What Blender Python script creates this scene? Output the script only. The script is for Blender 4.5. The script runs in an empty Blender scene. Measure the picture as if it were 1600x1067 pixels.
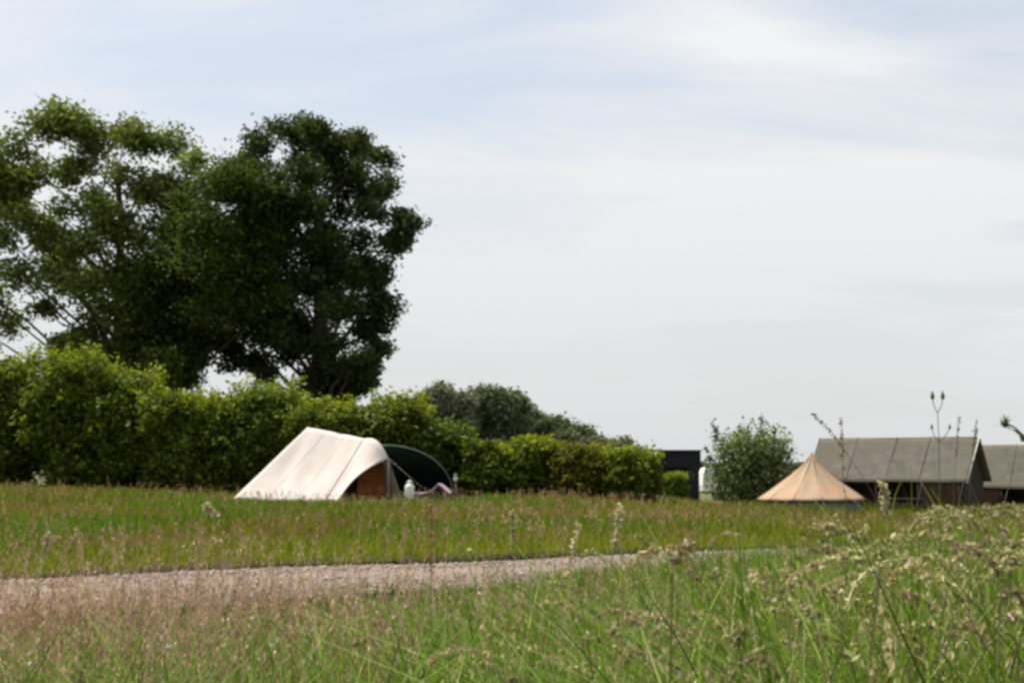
import bpy, math
import numpy as np
from mathutils import Vector

# ------------------------------------------------------------------ camera, sky, sun, exposure
F = 2222.2                       # focal length in photo pixels (1600 wide, 50 mm on 36 mm)
HC = 1.15                        # eye height
PITCH = math.atan(192.5 / F)
sc = bpy.context.scene
cam_d = bpy.data.cameras.new('camera')
cam = bpy.data.objects.new('camera', cam_d)
sc.collection.objects.link(cam)
cam.location = (0, 0, HC)
cam.rotation_euler = (math.pi / 2 + PITCH, 0, 0)
cam_d.lens = 50.0
cam_d.sensor_width = 36.0
cam_d.clip_end = 20000
cam_d.clip_start = 0.05
sc.camera = cam

SUN_EL = math.radians(59)
SUN_AZ = math.radians(-52)       # from +Y towards +X: the sun stands left, a little beyond the trees
world = bpy.data.worlds.new('World')
sc.world = world
world.use_nodes = True
nt = world.node_tree
nt.nodes.clear()


def N(tree, typ, **kw):
    n = tree.nodes.new(typ)
    for k, v in kw.items():
        setattr(n, k, v)
    return n


out = N(nt, 'ShaderNodeOutputWorld')
bg = N(nt, 'ShaderNodeBackground')
bg.inputs['Strength'].default_value = 0.09
sky = N(nt, 'ShaderNodeTexSky')
sky.sky_type = 'NISHITA'
sky.sun_disc = False
sky.sun_elevation = SUN_EL
sky.sun_rotation = SUN_AZ
sky.altitude = 0
sky.air_density = 1.0
sky.dust_density = 1.5
sky.ozone_density = 0.2
tc = N(nt, 'ShaderNodeTexCoord')
sep = N(nt, 'ShaderNodeSeparateXYZ')
nt.links.new(tc.outputs['Generated'], sep.inputs[0])


def wm(op, a, b=None, clamp=False):
    n = N(nt, 'ShaderNodeMath', operation=op, use_clamp=clamp)
    for i, v in enumerate((a, b)):
        if v is None:
            continue
        if isinstance(v, (int, float)):
            n.inputs[i].default_value = v
        else:
            nt.links.new(v, n.inputs[i])
    return n.outputs[0]


zz = wm('ADD', wm('MAXIMUM', sep.outputs['Z'], 0.0), 0.16)
comb = N(nt, 'ShaderNodeCombineXYZ')
nt.links.new(wm('DIVIDE', sep.outputs['X'], zz), comb.inputs[0])
nt.links.new(wm('DIVIDE', sep.outputs['Y'], zz), comb.inputs[1])


def cloud_noise(scale, stretch, off, detail, rough, dist):
    mp = N(nt, 'ShaderNodeMapping')
    mp.inputs['Scale'].default_value = (stretch, 1.0, 1.0)
    mp.inputs['Location'].default_value = off
    mp.inputs['Rotation'].default_value = (0, 0, math.radians(8))
    nt.links.new(comb.outputs[0], mp.inputs['Vector'])
    no = N(nt, 'ShaderNodeTexNoise')
    no.inputs['Scale'].default_value = scale
    no.inputs['Detail'].default_value = detail
    no.inputs['Roughness'].default_value = rough
    no.inputs['Distortion'].default_value = dist
    nt.links.new(mp.outputs[0], no.inputs['Vector'])
    return no.outputs['Fac']


broad = cloud_noise(0.75, 0.8, (1.5, 12.1, 0.0), 3, 0.5, 0.3)
wisp = cloud_noise(2.3, 0.42, (20.9, 1.0, 2.0), 6, 0.55, 0.6)
tot = wm('ADD', wm('MULTIPLY', broad, 0.54), wm('MULTIPLY', wisp, 0.46))
ramp = N(nt, 'ShaderNodeValToRGB')
ramp.color_ramp.elements[0].position = 0.38
ramp.color_ramp.elements[0].color = (0, 0, 0, 1)
ramp.color_ramp.elements[1].position = 0.60
ramp.color_ramp.elements[1].color = (1, 1, 1, 1)
ramp.color_ramp.interpolation = 'EASE'
nt.links.new(tot, ramp.inputs[0])
# a thin veil of high cloud everywhere, thicker along the long low lines of sight
fac = wm('ADD', wm('MULTIPLY', ramp.outputs[0], 0.60), 0.40)
low = wm('SUBTRACT', 1.0, wm('MULTIPLY', wm('MAXIMUM', sep.outputs['Z'], 0.0), 3.2), clamp=True)
fac = wm('ADD', fac, wm('MULTIPLY', low, 0.42), clamp=True)
mix = N(nt, 'ShaderNodeMixRGB')
mix.inputs['Color2'].default_value = (6.45, 6.52, 6.62, 1)
nt.links.new(fac, mix.inputs['Fac'])
nt.links.new(sky.outputs[0], mix.inputs['Color1'])
hz = N(nt, 'ShaderNodeMixRGB')
hz.inputs['Color2'].default_value = (5.0, 5.1, 5.12, 1)
nt.links.new(wm('MULTIPLY', wm('POWER', low, 1.6), 0.9), hz.inputs['Fac'])
nt.links.new(mix.outputs[0], hz.inputs['Color1'])
nt.links.new(hz.outputs[0], bg.inputs['Color'])
nt.links.new(bg.outputs[0], out.inputs['Surface'])

sun_d = bpy.data.lights.new('sun', 'SUN')
sun_d.energy = 4.8
sun_d.angle = math.radians(0.6)
sun_d.color = (1.0, 0.955, 0.87)
sun = bpy.data.objects.new('sun', sun_d)
sc.collection.objects.link(sun)
SUN_DIR = Vector((math.sin(SUN_AZ) * math.cos(SUN_EL), math.cos(SUN_AZ) * math.cos(SUN_EL), math.sin(SUN_EL)))
sun.rotation_euler = (-SUN_DIR).to_track_quat('-Z', 'Y').to_euler()
sun.location = (-30, 20, 60)

sc.view_settings.view_transform = 'Standard'
sc.view_settings.look = 'None'
sc.view_settings.exposure = 0.62
sc.view_settings.gamma = 1.0
sc.view_settings.use_curve_mapping = False
sc.render.engine = 'CYCLES'
sc.cycles.use_denoising = True
sc.cycles.max_bounces = 6
sc.cycles.transparent_max_bounces = 4
sc.cycles.pixel_filter_type = 'BLACKMAN_HARRIS'
sc.cycles.filter_width = 3.2     # a soft lens

COL = sc.collection
rng = np.random.default_rng(11)
R = math.radians


# ------------------------------------------------------------------ helpers
def sstep(a, b, x):
    t = np.clip((np.asarray(x, float) - a) / (b - a), 0, 1)
    return t * t * (3 - 2 * t)


def at(px, py, Y):
    """photo pixel seen at forward distance Y -> world point"""
    a = (px - 800.0) / F
    b = (533.5 - py) / F
    y = math.cos(PITCH) - b * math.sin(PITCH)
    z = math.sin(PITCH) + b * math.cos(PITCH)
    t = Y / y
    return np.array((a * t, Y, HC + z * t))


def ppm(Y):
    return F / Y


def gz(x, y):
    x = np.asarray(x, float)
    y = np.asarray(y, float)
    far = sstep(18, 42, y)
    z = -0.78 * sstep(1.0, 12.0, x) * far + 0.28 * sstep(-6.0, -16.0, x) * far
    z = z + 0.02 * np.sin(x * 0.9 + 1.3) * np.sin(y * 0.7) * sstep(1, 6, y)
    return z


_lat = {}


def vnoise(x, y, s, seed=0):
    if seed not in _lat:
        _lat[seed] = np.random.default_rng(900 + seed).random((128, 128))
    L = _lat[seed]
    x = np.asarray(x, float) / s + 57.3
    y = np.asarray(y, float) / s + 31.7
    xi = np.floor(x).astype(int)
    yi = np.floor(y).astype(int)
    fx = x - xi
    fy = y - yi
    fx = fx * fx * (3 - 2 * fx)
    fy = fy * fy * (3 - 2 * fy)
    a = L[xi % 128, yi % 128]
    b = L[(xi + 1) % 128, yi % 128]
    c = L[xi % 128, (yi + 1) % 128]
    d = L[(xi + 1) % 128, (yi + 1) % 128]
    return (a * (1 - fx) + b * fx) * (1 - fy) + (c * (1 - fx) + d * fx) * fy


def link(o, parent=None):
    COL.objects.link(o)
    if parent is not None:
        o.parent = parent
    return o


def tag(o, label=None, cat=None, group=None, kind=None):
    if label:
        o['label'] = label
    if cat:
        o['category'] = cat
    if group:
        o['group'] = group
    if kind:
        o['kind'] = kind
    return o


def empty(name, loc=(0, 0, 0), rz=0.0):
    o = bpy.data.objects.new(name, None)
    o.empty_display_size = 0.2
    o.location = [float(v) for v in loc]
    o.rotation_euler = (0, 0, rz)
    return link(o)


def fast_mesh(name, verts, faces, mat, cols=None, parent=None, smooth=False, origin=None):
    """verts (n,3), faces (m,k) of one size; cols (n,3)"""
    verts = np.asarray(verts, np.float32)
    if origin is not None:
        verts = verts - np.asarray(origin, np.float32)
    faces = np.asarray(faces, np.int32)
    m, k = faces.shape
    me = bpy.data.meshes.new(name)
    me.vertices.add(len(verts))
    me.vertices.foreach_set('co', verts.ravel())
    me.loops.add(m * k)
    me.loops.foreach_set('vertex_index', faces.ravel())
    me.polygons.add(m)
    me.polygons.foreach_set('loop_start', np.arange(0, m * k, k, dtype=np.int32))
    if smooth:
        me.polygons.foreach_set('use_smooth', np.ones(m, bool))
    me.update(calc_edges=True)
    if cols is not None:
        ca = me.color_attributes.new('Col', 'FLOAT_COLOR', 'POINT')
        c4 = np.ones((len(verts), 4), np.float32)
        c4[:, :3] = cols
        ca.data.foreach_set('color', c4.ravel())
    me.materials.append(mat)
    o = bpy.data.objects.new(name, me)
    return link(o, parent)


class MB:
    """collects shapes, builds one mesh object"""

    def __init__(s):
        s.v = []
        s.f = []

    def add(s, vs, fs):
        b = len(s.v)
        s.v += [tuple(float(c) for c in v) for v in vs]
        s.f += [tuple(b + i for i in f) for f in fs]
        return s

    def box(s, c, d, rz=0.0):
        ca, sa = math.cos(rz), math.sin(rz)
        vs = []
        for dz in (-.5, .5):
            for dx, dy in ((-.5, -.5), (.5, -.5), (.5, .5), (-.5, .5)):
                x, y = dx * d[0], dy * d[1]
                vs.append((c[0] + x * ca - y * sa, c[1] + x * sa + y * ca, c[2] + dz * d[2]))
        return s.add(vs, [(3, 2, 1, 0), (4, 5, 6, 7), (0, 1, 5, 4), (1, 2, 6, 5), (2, 3, 7, 6), (3, 0, 4, 7)])

    def tube(s, pts, radii, n=8, cap=True):
        pts = [Vector([float(c) for c in p]) for p in pts]
        if isinstance(radii, (int, float)):
            radii = [radii] * len(pts)
        b = len(s.v)
        up = Vector((0.13, 0.21, 0.97))
        for i, p in enumerate(pts):
            d = (pts[min(i + 1, len(pts) - 1)] - pts[max(i - 1, 0)])
            d = d.normalized() if d.length > 1e-9 else Vector((0, 0, 1))
            u = up.cross(d)
            if u.length < 0.05:
                u = Vector((1, 0, 0)).cross(d)
            u.normalize()
            w = d.cross(u)
            for k in range(n):
                a = 2 * math.pi * k / n
                q = p + (u * math.cos(a) + w * math.sin(a)) * radii[i]
                s.v.append(tuple(q))
        for i in range(len(pts) - 1):
            for k in range(n):
                k2 = (k + 1) % n
                s.f.append((b + i * n + k, b + i * n + k2, b + (i + 1) * n + k2, b + (i + 1) * n + k))
        if cap:
            s.f.append(tuple(b + k for k in reversed(range(n))))
            s.f.append(tuple(b + (len(pts) - 1) * n + k for k in range(n)))
        return s

    def lathe(s, prof, n=24, c=(0, 0, 0)):
        b = len(s.v)
        for r, z in prof:
            for k in range(n):
                a = 2 * math.pi * k / n
                s.v.append((c[0] + r * math.cos(a), c[1] + r * math.sin(a), c[2] + z))
        for i in range(len(prof) - 1):
            for k in range(n):
                k2 = (k + 1) % n
                s.f.append((b + i * n + k, b + i * n + k2, b + (i + 1) * n + k2, b + (i + 1) * n + k))
        return s

    def cloth(s, c00, c10, c11, c01, nu, nv, fn=None):
        """bilinear sheet with sag and wrinkles: fn(u, v) -> offset vector"""
        c00, c10, c11, c01 = [np.asarray(c, float) for c in (c00, c10, c11, c01)]
        b = len(s.v)
        for j in range(nv + 1):
            for i in range(nu + 1):
                u, v = i / nu, j / nv
                p = c00 * (1 - u) * (1 - v) + c10 * u * (1 - v) + c11 * u * v + c01 * (1 - u) * v
                if fn is not None:
                    p = p + np.asarray(fn(u, v), float)
                s.v.append(tuple(p))
        w = nu + 1
        for j in range(nv):
            for i in range(nu):
                a = b + j * w + i
                s.f.append((a, a + 1, a + w + 1, a + w))
        return s

    def build(s, name, mat, parent=None, smooth=False, origin=None, bevel=0.0, solid=0.0):
        me = bpy.data.meshes.new(name)
        vs = s.v
        if origin is not None:
            vs = [(v[0] - origin[0], v[1] - origin[1], v[2] - origin[2]) for v in vs]
        me.from_pydata(vs, [], s.f)
        if smooth:
            me.polygons.foreach_set('use_smooth', np.ones(len(me.polygons), bool))
        me.update()
        me.materials.append(mat)
        o = bpy.data.objects.new(name, me)
        link(o, parent)
        if solid:
            md = o.modifiers.new('thick', 'SOLIDIFY')
            md.thickness = solid
            md.offset = 0
        if bevel:
            md = o.modifiers.new('bevel', 'BEVEL')
            md.width = bevel
            md.segments = 2
        return o


# ------------------------------------------------------------------ materials
def mat_base(name):
    m = bpy.data.materials.new(name)
    m.use_nodes = True
    t = m.node_tree
    t.nodes.clear()
    o = N(t, 'ShaderNodeOutputMaterial')
    return m, t, o


def mat_leaf(name, transl=0.3, rough=0.5, spec=0.25, tint=(1.0, 1.0, 1.0)):
    m, t, o = mat_base(name)
    at_ = N(t, 'ShaderNodeAttribute', attribute_name='Col')
    no = N(t, 'ShaderNodeTexNoise')
    no.inputs['Scale'].default_value = 9.0
    no.inputs['Detail'].default_value = 3
    mr = N(t, 'ShaderNodeMapRange')
    mr.inputs['To Min'].default_value = 0.75
    mr.inputs['To Max'].default_value = 1.25
    t.links.new(no.outputs['Fac'], mr.inputs['Value'])
    mul = N(t, 'ShaderNodeVectorMath', operation='MULTIPLY')
    t.links.new(at_.outputs['Color'], mul.inputs[0])
    t.links.new(mr.outputs[0], mul.inputs[1])
    p = N(t, 'ShaderNodeBsdfPrincipled')
    p.inputs['Roughness'].default_value = rough
    p.inputs['Specular IOR Level'].default_value = spec
    t.links.new(mul.outputs[0], p.inputs['Base Color'])
    tr = N(t, 'ShaderNodeBsdfTranslucent')
    mt = N(t, 'ShaderNodeVectorMath', operation='MULTIPLY')
    t.links.new(mul.outputs[0], mt.inputs[0])
    mt.inputs[1].default_value = (1.25 * tint[0], 1.35 * tint[1], 0.6 * tint[2])
    t.links.new(mt.outputs[0], tr.inputs['Color'])
    mx = N(t, 'ShaderNodeMixShader')
    mx.inputs[0].default_value = transl
    t.links.new(p.outputs[0], mx.inputs[1])
    t.links.new(tr.outputs[0], mx.inputs[2])
    t.links.new(mx.outputs[0], o.inputs['Surface'])
    return m


def mat_noise(name, c1, c2, scale=4.0, rough=0.8, bump=0.2, detail=5, spec=0.2, stretch=(1, 1, 1), transl=0.0, c3=None,
              scale2=0.6, bdist=0.02):
    m, t, o = mat_base(name)
    tcn = N(t, 'ShaderNodeTexCoord')
    mp = N(t, 'ShaderNodeMapping')
    mp.inputs['Scale'].default_value = stretch
    t.links.new(tcn.outputs['Object'], mp.inputs['Vector'])
    no = N(t, 'ShaderNodeTexNoise')
    no.inputs['Scale'].default_value = scale
    no.inputs['Detail'].default_value = detail
    no.inputs['Roughness'].default_value = 0.6
    t.links.new(mp.outputs[0], no.inputs['Vector'])
    r = N(t, 'ShaderNodeValToRGB')
    r.color_ramp.elements[0].position = 0.32
    r.color_ramp.elements[1].position = 0.68
    r.color_ramp.elements[0].color = (*c1, 1)
    r.color_ramp.elements[1].color = (*c2, 1)
    t.links.new(no.outputs['Fac'], r.inputs[0])
    colour = r.outputs[0]
    if c3 is not None:
        n2 = N(t, 'ShaderNodeTexNoise')
        n2.inputs['Scale'].default_value = scale2
        n2.inputs['Detail'].default_value = 4
        t.links.new(mp.outputs[0], n2.inputs['Vector'])
        r2 = N(t, 'ShaderNodeValToRGB')
        r2.color_ramp.elements[0].position = 0.45
        r2.color_ramp.elements[1].position = 0.65
        t.links.new(n2.outputs['Fac'], r2.inputs[0])
        mx = N(t, 'ShaderNodeMixRGB')
        mx.inputs['Color2'].default_value = (*c3, 1)
        t.links.new(r2.outputs[0], mx.inputs['Fac'])
        t.links.new(colour, mx.inputs['Color1'])
        colour = mx.outputs[0]
    p = N(t, 'ShaderNodeBsdfPrincipled')
    p.inputs['Roughness'].default_value = rough
    p.inputs['Specular IOR Level'].default_value = spec
    t.links.new(colour, p.inputs['Base Color'])
    if bump:
        bn = N(t, 'ShaderNodeBump')
        bn.inputs['Strength'].default_value = bump
        bn.inputs['Distance'].default_value = bdist
        t.links.new(no.outputs['Fac'], bn.inputs['Height'])
        t.links.new(bn.outputs[0], p.inputs['Normal'])
    surf = p.outputs[0]
    if transl:
        tr = N(t, 'ShaderNodeBsdfTranslucent')
        t.links.new(colour, tr.inputs['Color'])
        mx = N(t, 'ShaderNodeMixShader')
        mx.inputs[0].default_value = transl
        t.links.new(surf, mx.inputs[1])
        t.links.new(tr.outputs[0], mx.inputs[2])
        surf = mx.outputs[0]
    t.links.new(surf, o.inputs['Surface'])
    return m


def mat_glass(name, col):
    m, t, o = mat_base(name)
    p = N(t, 'ShaderNodeBsdfPrincipled')
    no = N(t, 'ShaderNodeTexNoise')
    no.inputs['Scale'].default_value = 2.0
    r = N(t, 'ShaderNodeValToRGB')
    r.color_ramp.elements[0].color = (*[c * .8 for c in col], 1)
    r.color_ramp.elements[1].color = (*col, 1)
    t.links.new(no.outputs['Fac'], r.inputs[0])
    t.links.new(r.outputs[0], p.inputs['Base Color'])
    p.inputs['Roughness'].default_value = 0.08
    t.links.new(p.outputs[0], o.inputs['Surface'])
    return m


M = {
    'leaf': mat_leaf('leaf', 0.32, 0.65, 0.10),
    'leaf_dull': mat_leaf('leaf_dull', 0.2, 0.7, 0.1),
    'grass': mat_leaf('grass', 0.36, 0.6, 0.06),
    'straw': mat_leaf('straw', 0.25, 0.7, 0.12, (0.9, 0.8, 1.2)),
    'bark': mat_noise('bark', (0.035, 0.026, 0.018), (0.09, 0.07, 0.05), 7, 0.9, 0.6, stretch=(2, 2, .4)),
    'soil': mat_noise('soil', (0.050, 0.058, 0.016), (0.10, 0.105, 0.03), 1.7, 0.95, 0.5, c3=(0.12, 0.10, 0.045), scale2=0.12),
    'path': mat_noise('path', (0.145, 0.108, 0.085), (0.235, 0.182, 0.145), 9, 0.9, 0.5, c3=(0.175, 0.13, 0.11), scale2=0.8),
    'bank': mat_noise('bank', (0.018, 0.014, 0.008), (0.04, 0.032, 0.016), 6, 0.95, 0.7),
    'pebble': mat_noise('pebble', (0.25, 0.2, 0.16), (0.42, 0.36, 0.30), 14, 0.8, 0.2),
    'canvas_white': mat_noise('canvas_white', (0.565, 0.505, 0.465), (0.65, 0.59, 0.545), 1.3, 0.85, 0.25, transl=0.10, c3=(0.60, 0.515, 0.47), scale2=0.9),
    'canvas_rust': mat_noise('canvas_rust', (0.17, 0.05, 0.014), (0.30, 0.095, 0.028), 2.0, 0.85, 0.2, transl=0.25),
    'canvas_green': mat_noise('canvas_green', (0.0010, 0.0022, 0.0017), (0.002, 0.004, 0.003), 2.0, 0.95, 0.15, spec=0.0),
    'sleeve': mat_noise('sleeve', (0.07, 0.10, 0.075), (0.12, 0.15, 0.115), 6, 0.6, 0.1),
    'canvas_sand': mat_noise('canvas_sand', (0.34, 0.25, 0.165), (0.41, 0.305, 0.205), 1.6, 0.85, 0.25, transl=0.08, c3=(0.40, 0.25, 0.155), scale2=0.9),
    'canvas_grey': mat_noise('canvas_grey', (0.085, 0.075, 0.062), (0.135, 0.120, 0.100), 2.4, 0.9, 0.3, c3=(0.105, 0.098, 0.072), scale2=0.7),
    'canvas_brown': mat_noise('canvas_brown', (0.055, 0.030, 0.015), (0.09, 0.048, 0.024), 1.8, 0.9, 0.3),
    'canvas_shaded': mat_noise('canvas_shaded', (0.025, 0.018, 0.012), (0.045, 0.032, 0.02), 1.8, 0.9, 0.3),
    'groundsheet': mat_noise('groundsheet', (0.08, 0.115, 0.10), (0.13, 0.165, 0.145), 3.0, 0.6, 0.1),
    'rope': mat_noise('rope', (0.35, 0.31, 0.24), (0.5, 0.46, 0.38), 30, 0.9, 0.2),
    'wood': mat_noise('wood', (0.14, 0.085, 0.045), (0.24, 0.15, 0.085), 6, 0.8, 0.3, stretch=(.5, 6, 6)),
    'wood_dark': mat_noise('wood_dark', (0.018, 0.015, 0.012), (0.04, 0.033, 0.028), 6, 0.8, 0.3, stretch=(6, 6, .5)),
    'black_board': mat_noise('black_board', (0.008, 0.008, 0.012), (0.018, 0.018, 0.026), 5, 0.6, 0.3, stretch=(6, 6, .5)),
    'pale_sheet': mat_noise('pale_sheet', (0.55, 0.56, 0.50), (0.70, 0.70, 0.63), 3, 0.6, 0.1),
    'white_paint': mat_noise('white_paint', (0.70, 0.70, 0.66), (0.80, 0.80, 0.76), 4, 0.4, 0.05),
    'white_plastic': mat_noise('white_plastic', (0.66, 0.70, 0.64), (0.78, 0.80, 0.74), 6, 0.4, 0.05, transl=0.15),
    'lilac': mat_noise('lilac', (0.30, 0.18, 0.27), (0.46, 0.30, 0.36), 7, 0.9, 0.3),
    'metal': mat_noise('metal', (0.22, 0.22, 0.22), (0.32, 0.32, 0.31), 9, 0.4, 0.05),
    'rubber': mat_noise('rubber', (0.012, 0.012, 0.012), (0.03, 0.03, 0.03), 9, 0.8, 0.1),
    'glass': mat_glass('glass', (0.03, 0.035, 0.04)),
}

# ------------------------------------------------------------------ ground, path, bank
# path edges: p(t) = P0 + t * PD, normal PN points to the camera side
P0 = np.array((-5.0, 13.9))
PD = np.array((0.848, 0.530))
PN = np.array((0.530, -0.848))
PWID = 3.3


def edge_wob(t, seed):
    return 0.16 * (vnoise(t, t * 0 + seed, 1.7, 3) - .5) + 0.10 * (vnoise(t, t * 0 + seed * 7, 0.45, 4) - .5)


def path_dist(x, y):
    """signed distance towards the camera from the far edge of the path"""
    return (np.asarray(x) - P0[0]) * PN[0] + (np.asarray(y) - P0[1]) * PN[1]


def axis(fine, step, far, grow):
    a = list(np.arange(-fine, fine + 1e-6, step))
    s = step
    while a[-1] < far:
        s *= grow
        a.append(a[-1] + s)
        a.insert(0, a[0] - s)
    return np.array(a)


xs = axis(30, 1.0, 5000, 1.28)
ys = axis(70, 1.0, 6000, 1.28)
X, Y_ = np.meshgrid(xs, ys)
gv = np.stack([X.ravel(), Y_.ravel(), gz(X, Y_).ravel()], 1)
w = len(xs)
ii = (np.arange(len(ys) - 1)[:, None] * w + np.arange(w - 1)[None, :]).ravel()
gf = np.stack([ii, ii + 1, ii + w + 1, ii + w], 1)
g = fast_mesh('ground', gv, gf, M['soil'], smooth=True)
tag(g, kind='structure')

ts = np.arange(-45, 60, 0.25)
nacross = 22
pv = []
for j in range(nacross + 1):
    s = j / nacross
    d = PWID * s
    wob = edge_wob(ts, 1.0) * (1 - s) + edge_wob(ts, 5.0) * s * 2
    xy = P0[None] + ts[:, None] * PD[None] + (d + wob)[:, None] * PN[None]
    crown = 0.05 * math.sin(math.pi * s) - 0.035 * (math.exp(-((s - .27) / .09) ** 2) + math.exp(-((s - .74) / .09) ** 2))
    pv.append(np.column_stack([xy, gz(xy[:, 0], xy[:, 1]) + 0.03 + crown + 0.012 * vnoise(xy[:, 0], xy[:, 1], .35, 5)]))
pv = np.concatenate(pv)
n = len(ts)
ii = (np.arange(nacross)[:, None] * n + np.arange(n - 1)[None, :]).ravel()
pth = fast_mesh('path', pv, np.stack([ii, ii + n, ii + n + 1, ii + 1], 1), M['path'], smooth=True)
tag(pth, kind='structure')

# turf bank along the far edge of the path: a low soil step, coloured near-black for the shade under the overhanging grass
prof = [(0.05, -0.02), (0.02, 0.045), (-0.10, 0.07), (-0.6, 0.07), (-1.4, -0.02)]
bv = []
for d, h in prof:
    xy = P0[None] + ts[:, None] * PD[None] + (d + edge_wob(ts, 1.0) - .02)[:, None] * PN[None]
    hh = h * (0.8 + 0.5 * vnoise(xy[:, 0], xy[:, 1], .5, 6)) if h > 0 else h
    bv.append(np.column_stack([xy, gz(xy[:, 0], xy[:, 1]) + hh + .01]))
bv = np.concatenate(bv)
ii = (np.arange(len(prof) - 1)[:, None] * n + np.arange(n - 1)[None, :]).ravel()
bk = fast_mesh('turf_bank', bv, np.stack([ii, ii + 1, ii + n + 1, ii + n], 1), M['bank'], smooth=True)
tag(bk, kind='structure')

# loose stones on the path
npb = 7000
tt = rng.uniform(-9, 22, npb)
dd = rng.uniform(.1, PWID - .1, npb)
pxy = P0[None] + tt[:, None] * PD[None] + dd[:, None] * PN[None]
pz = gz(pxy[:, 0], pxy[:, 1]) + 0.03 + 0.05 * np.sin(np.pi * dd / PWID)
octa = np.array([(1, 0, 0), (0, 1, 0), (-1, 0, 0), (0, -1, 0), (0, 0, .7), (0, 0, -.7)], float)
of = np.array([(0, 1, 4), (1, 2, 4), (2, 3, 4), (3, 0, 4), (1, 0, 5), (2, 1, 5), (3, 2, 5), (0, 3, 5)])
sz = rng.uniform(.008, .028, npb)
jit = rng.uniform(.7, 1.3, (npb, 6, 3))
sv = octa[None] * jit * sz[:, None, None] + np.column_stack([pxy, pz + sz * .3])[:, None, :]
sf = (of[None] + (np.arange(npb) * 6)[:, None, None]).reshape(-1, 3)
peb = fast_mesh('gravel', sv.reshape(-1, 3), sf, M['pebble'])
tag(peb, 'loose pinkish grey gravel scattered along the track', 'gravel', kind='stuff')


# ------------------------------------------------------------------ foliage
def leaves(centres, sizes, cols, up_bias=0.75):
    n = len(centres)
    nrm = rng.normal(size=(n, 3)) * .75
    nrm[:, 2] += up_bias
    u = np.cross(nrm, rng.normal(size=(n, 3)))
    u /= np.linalg.norm(u, axis=1)[:, None] + 1e-9
    v = np.cross(nrm, u)
    v /= np.linalg.norm(v, axis=1)[:, None] + 1e-9
    asp = rng.uniform(.45, .75, n)
    a = u * sizes[:, None]
    b = v * (sizes * asp)[:, None]
    nn = np.cross(u, v) * (sizes * .18)[:, None]
    V = np.stack([centres - a, centres + b + nn, centres + a, centres - b + nn], 1).reshape(-1, 3)
    Fc = np.arange(4 * n).reshape(n, 4)
    C = np.repeat(cols, 4, 0)
    return V, Fc, C


def colour_mix(n, c1, c2, power=1.0, bright=0.25):
    t = rng.random(n) ** power
    c = np.asarray(c1)[None] * (1 - t[:, None]) + np.asarray(c2)[None] * t[:, None]
    return c * rng.uniform(1 - bright, 1 + bright, n)[:, None]


def blob_leaves(c, r, n, sub=9, flat=0.85, spread=0.30):
    """sub-clumps of leaves inside one blob"""
    sc_ = rng.normal(size=(sub, 3))
    sc_ /= np.linalg.norm(sc_, axis=1)[:, None]
    sc_ *= (rng.random(sub) ** 0.5)[:, None] * r * 0.85
    sc_[:, 2] *= flat
    k = rng.integers(0, sub, n)
    p = sc_[k] + rng.normal(size=(n, 3)) * r * spread * np.array((1, 1, .75))
    return np.asarray(c)[None] + p


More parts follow.
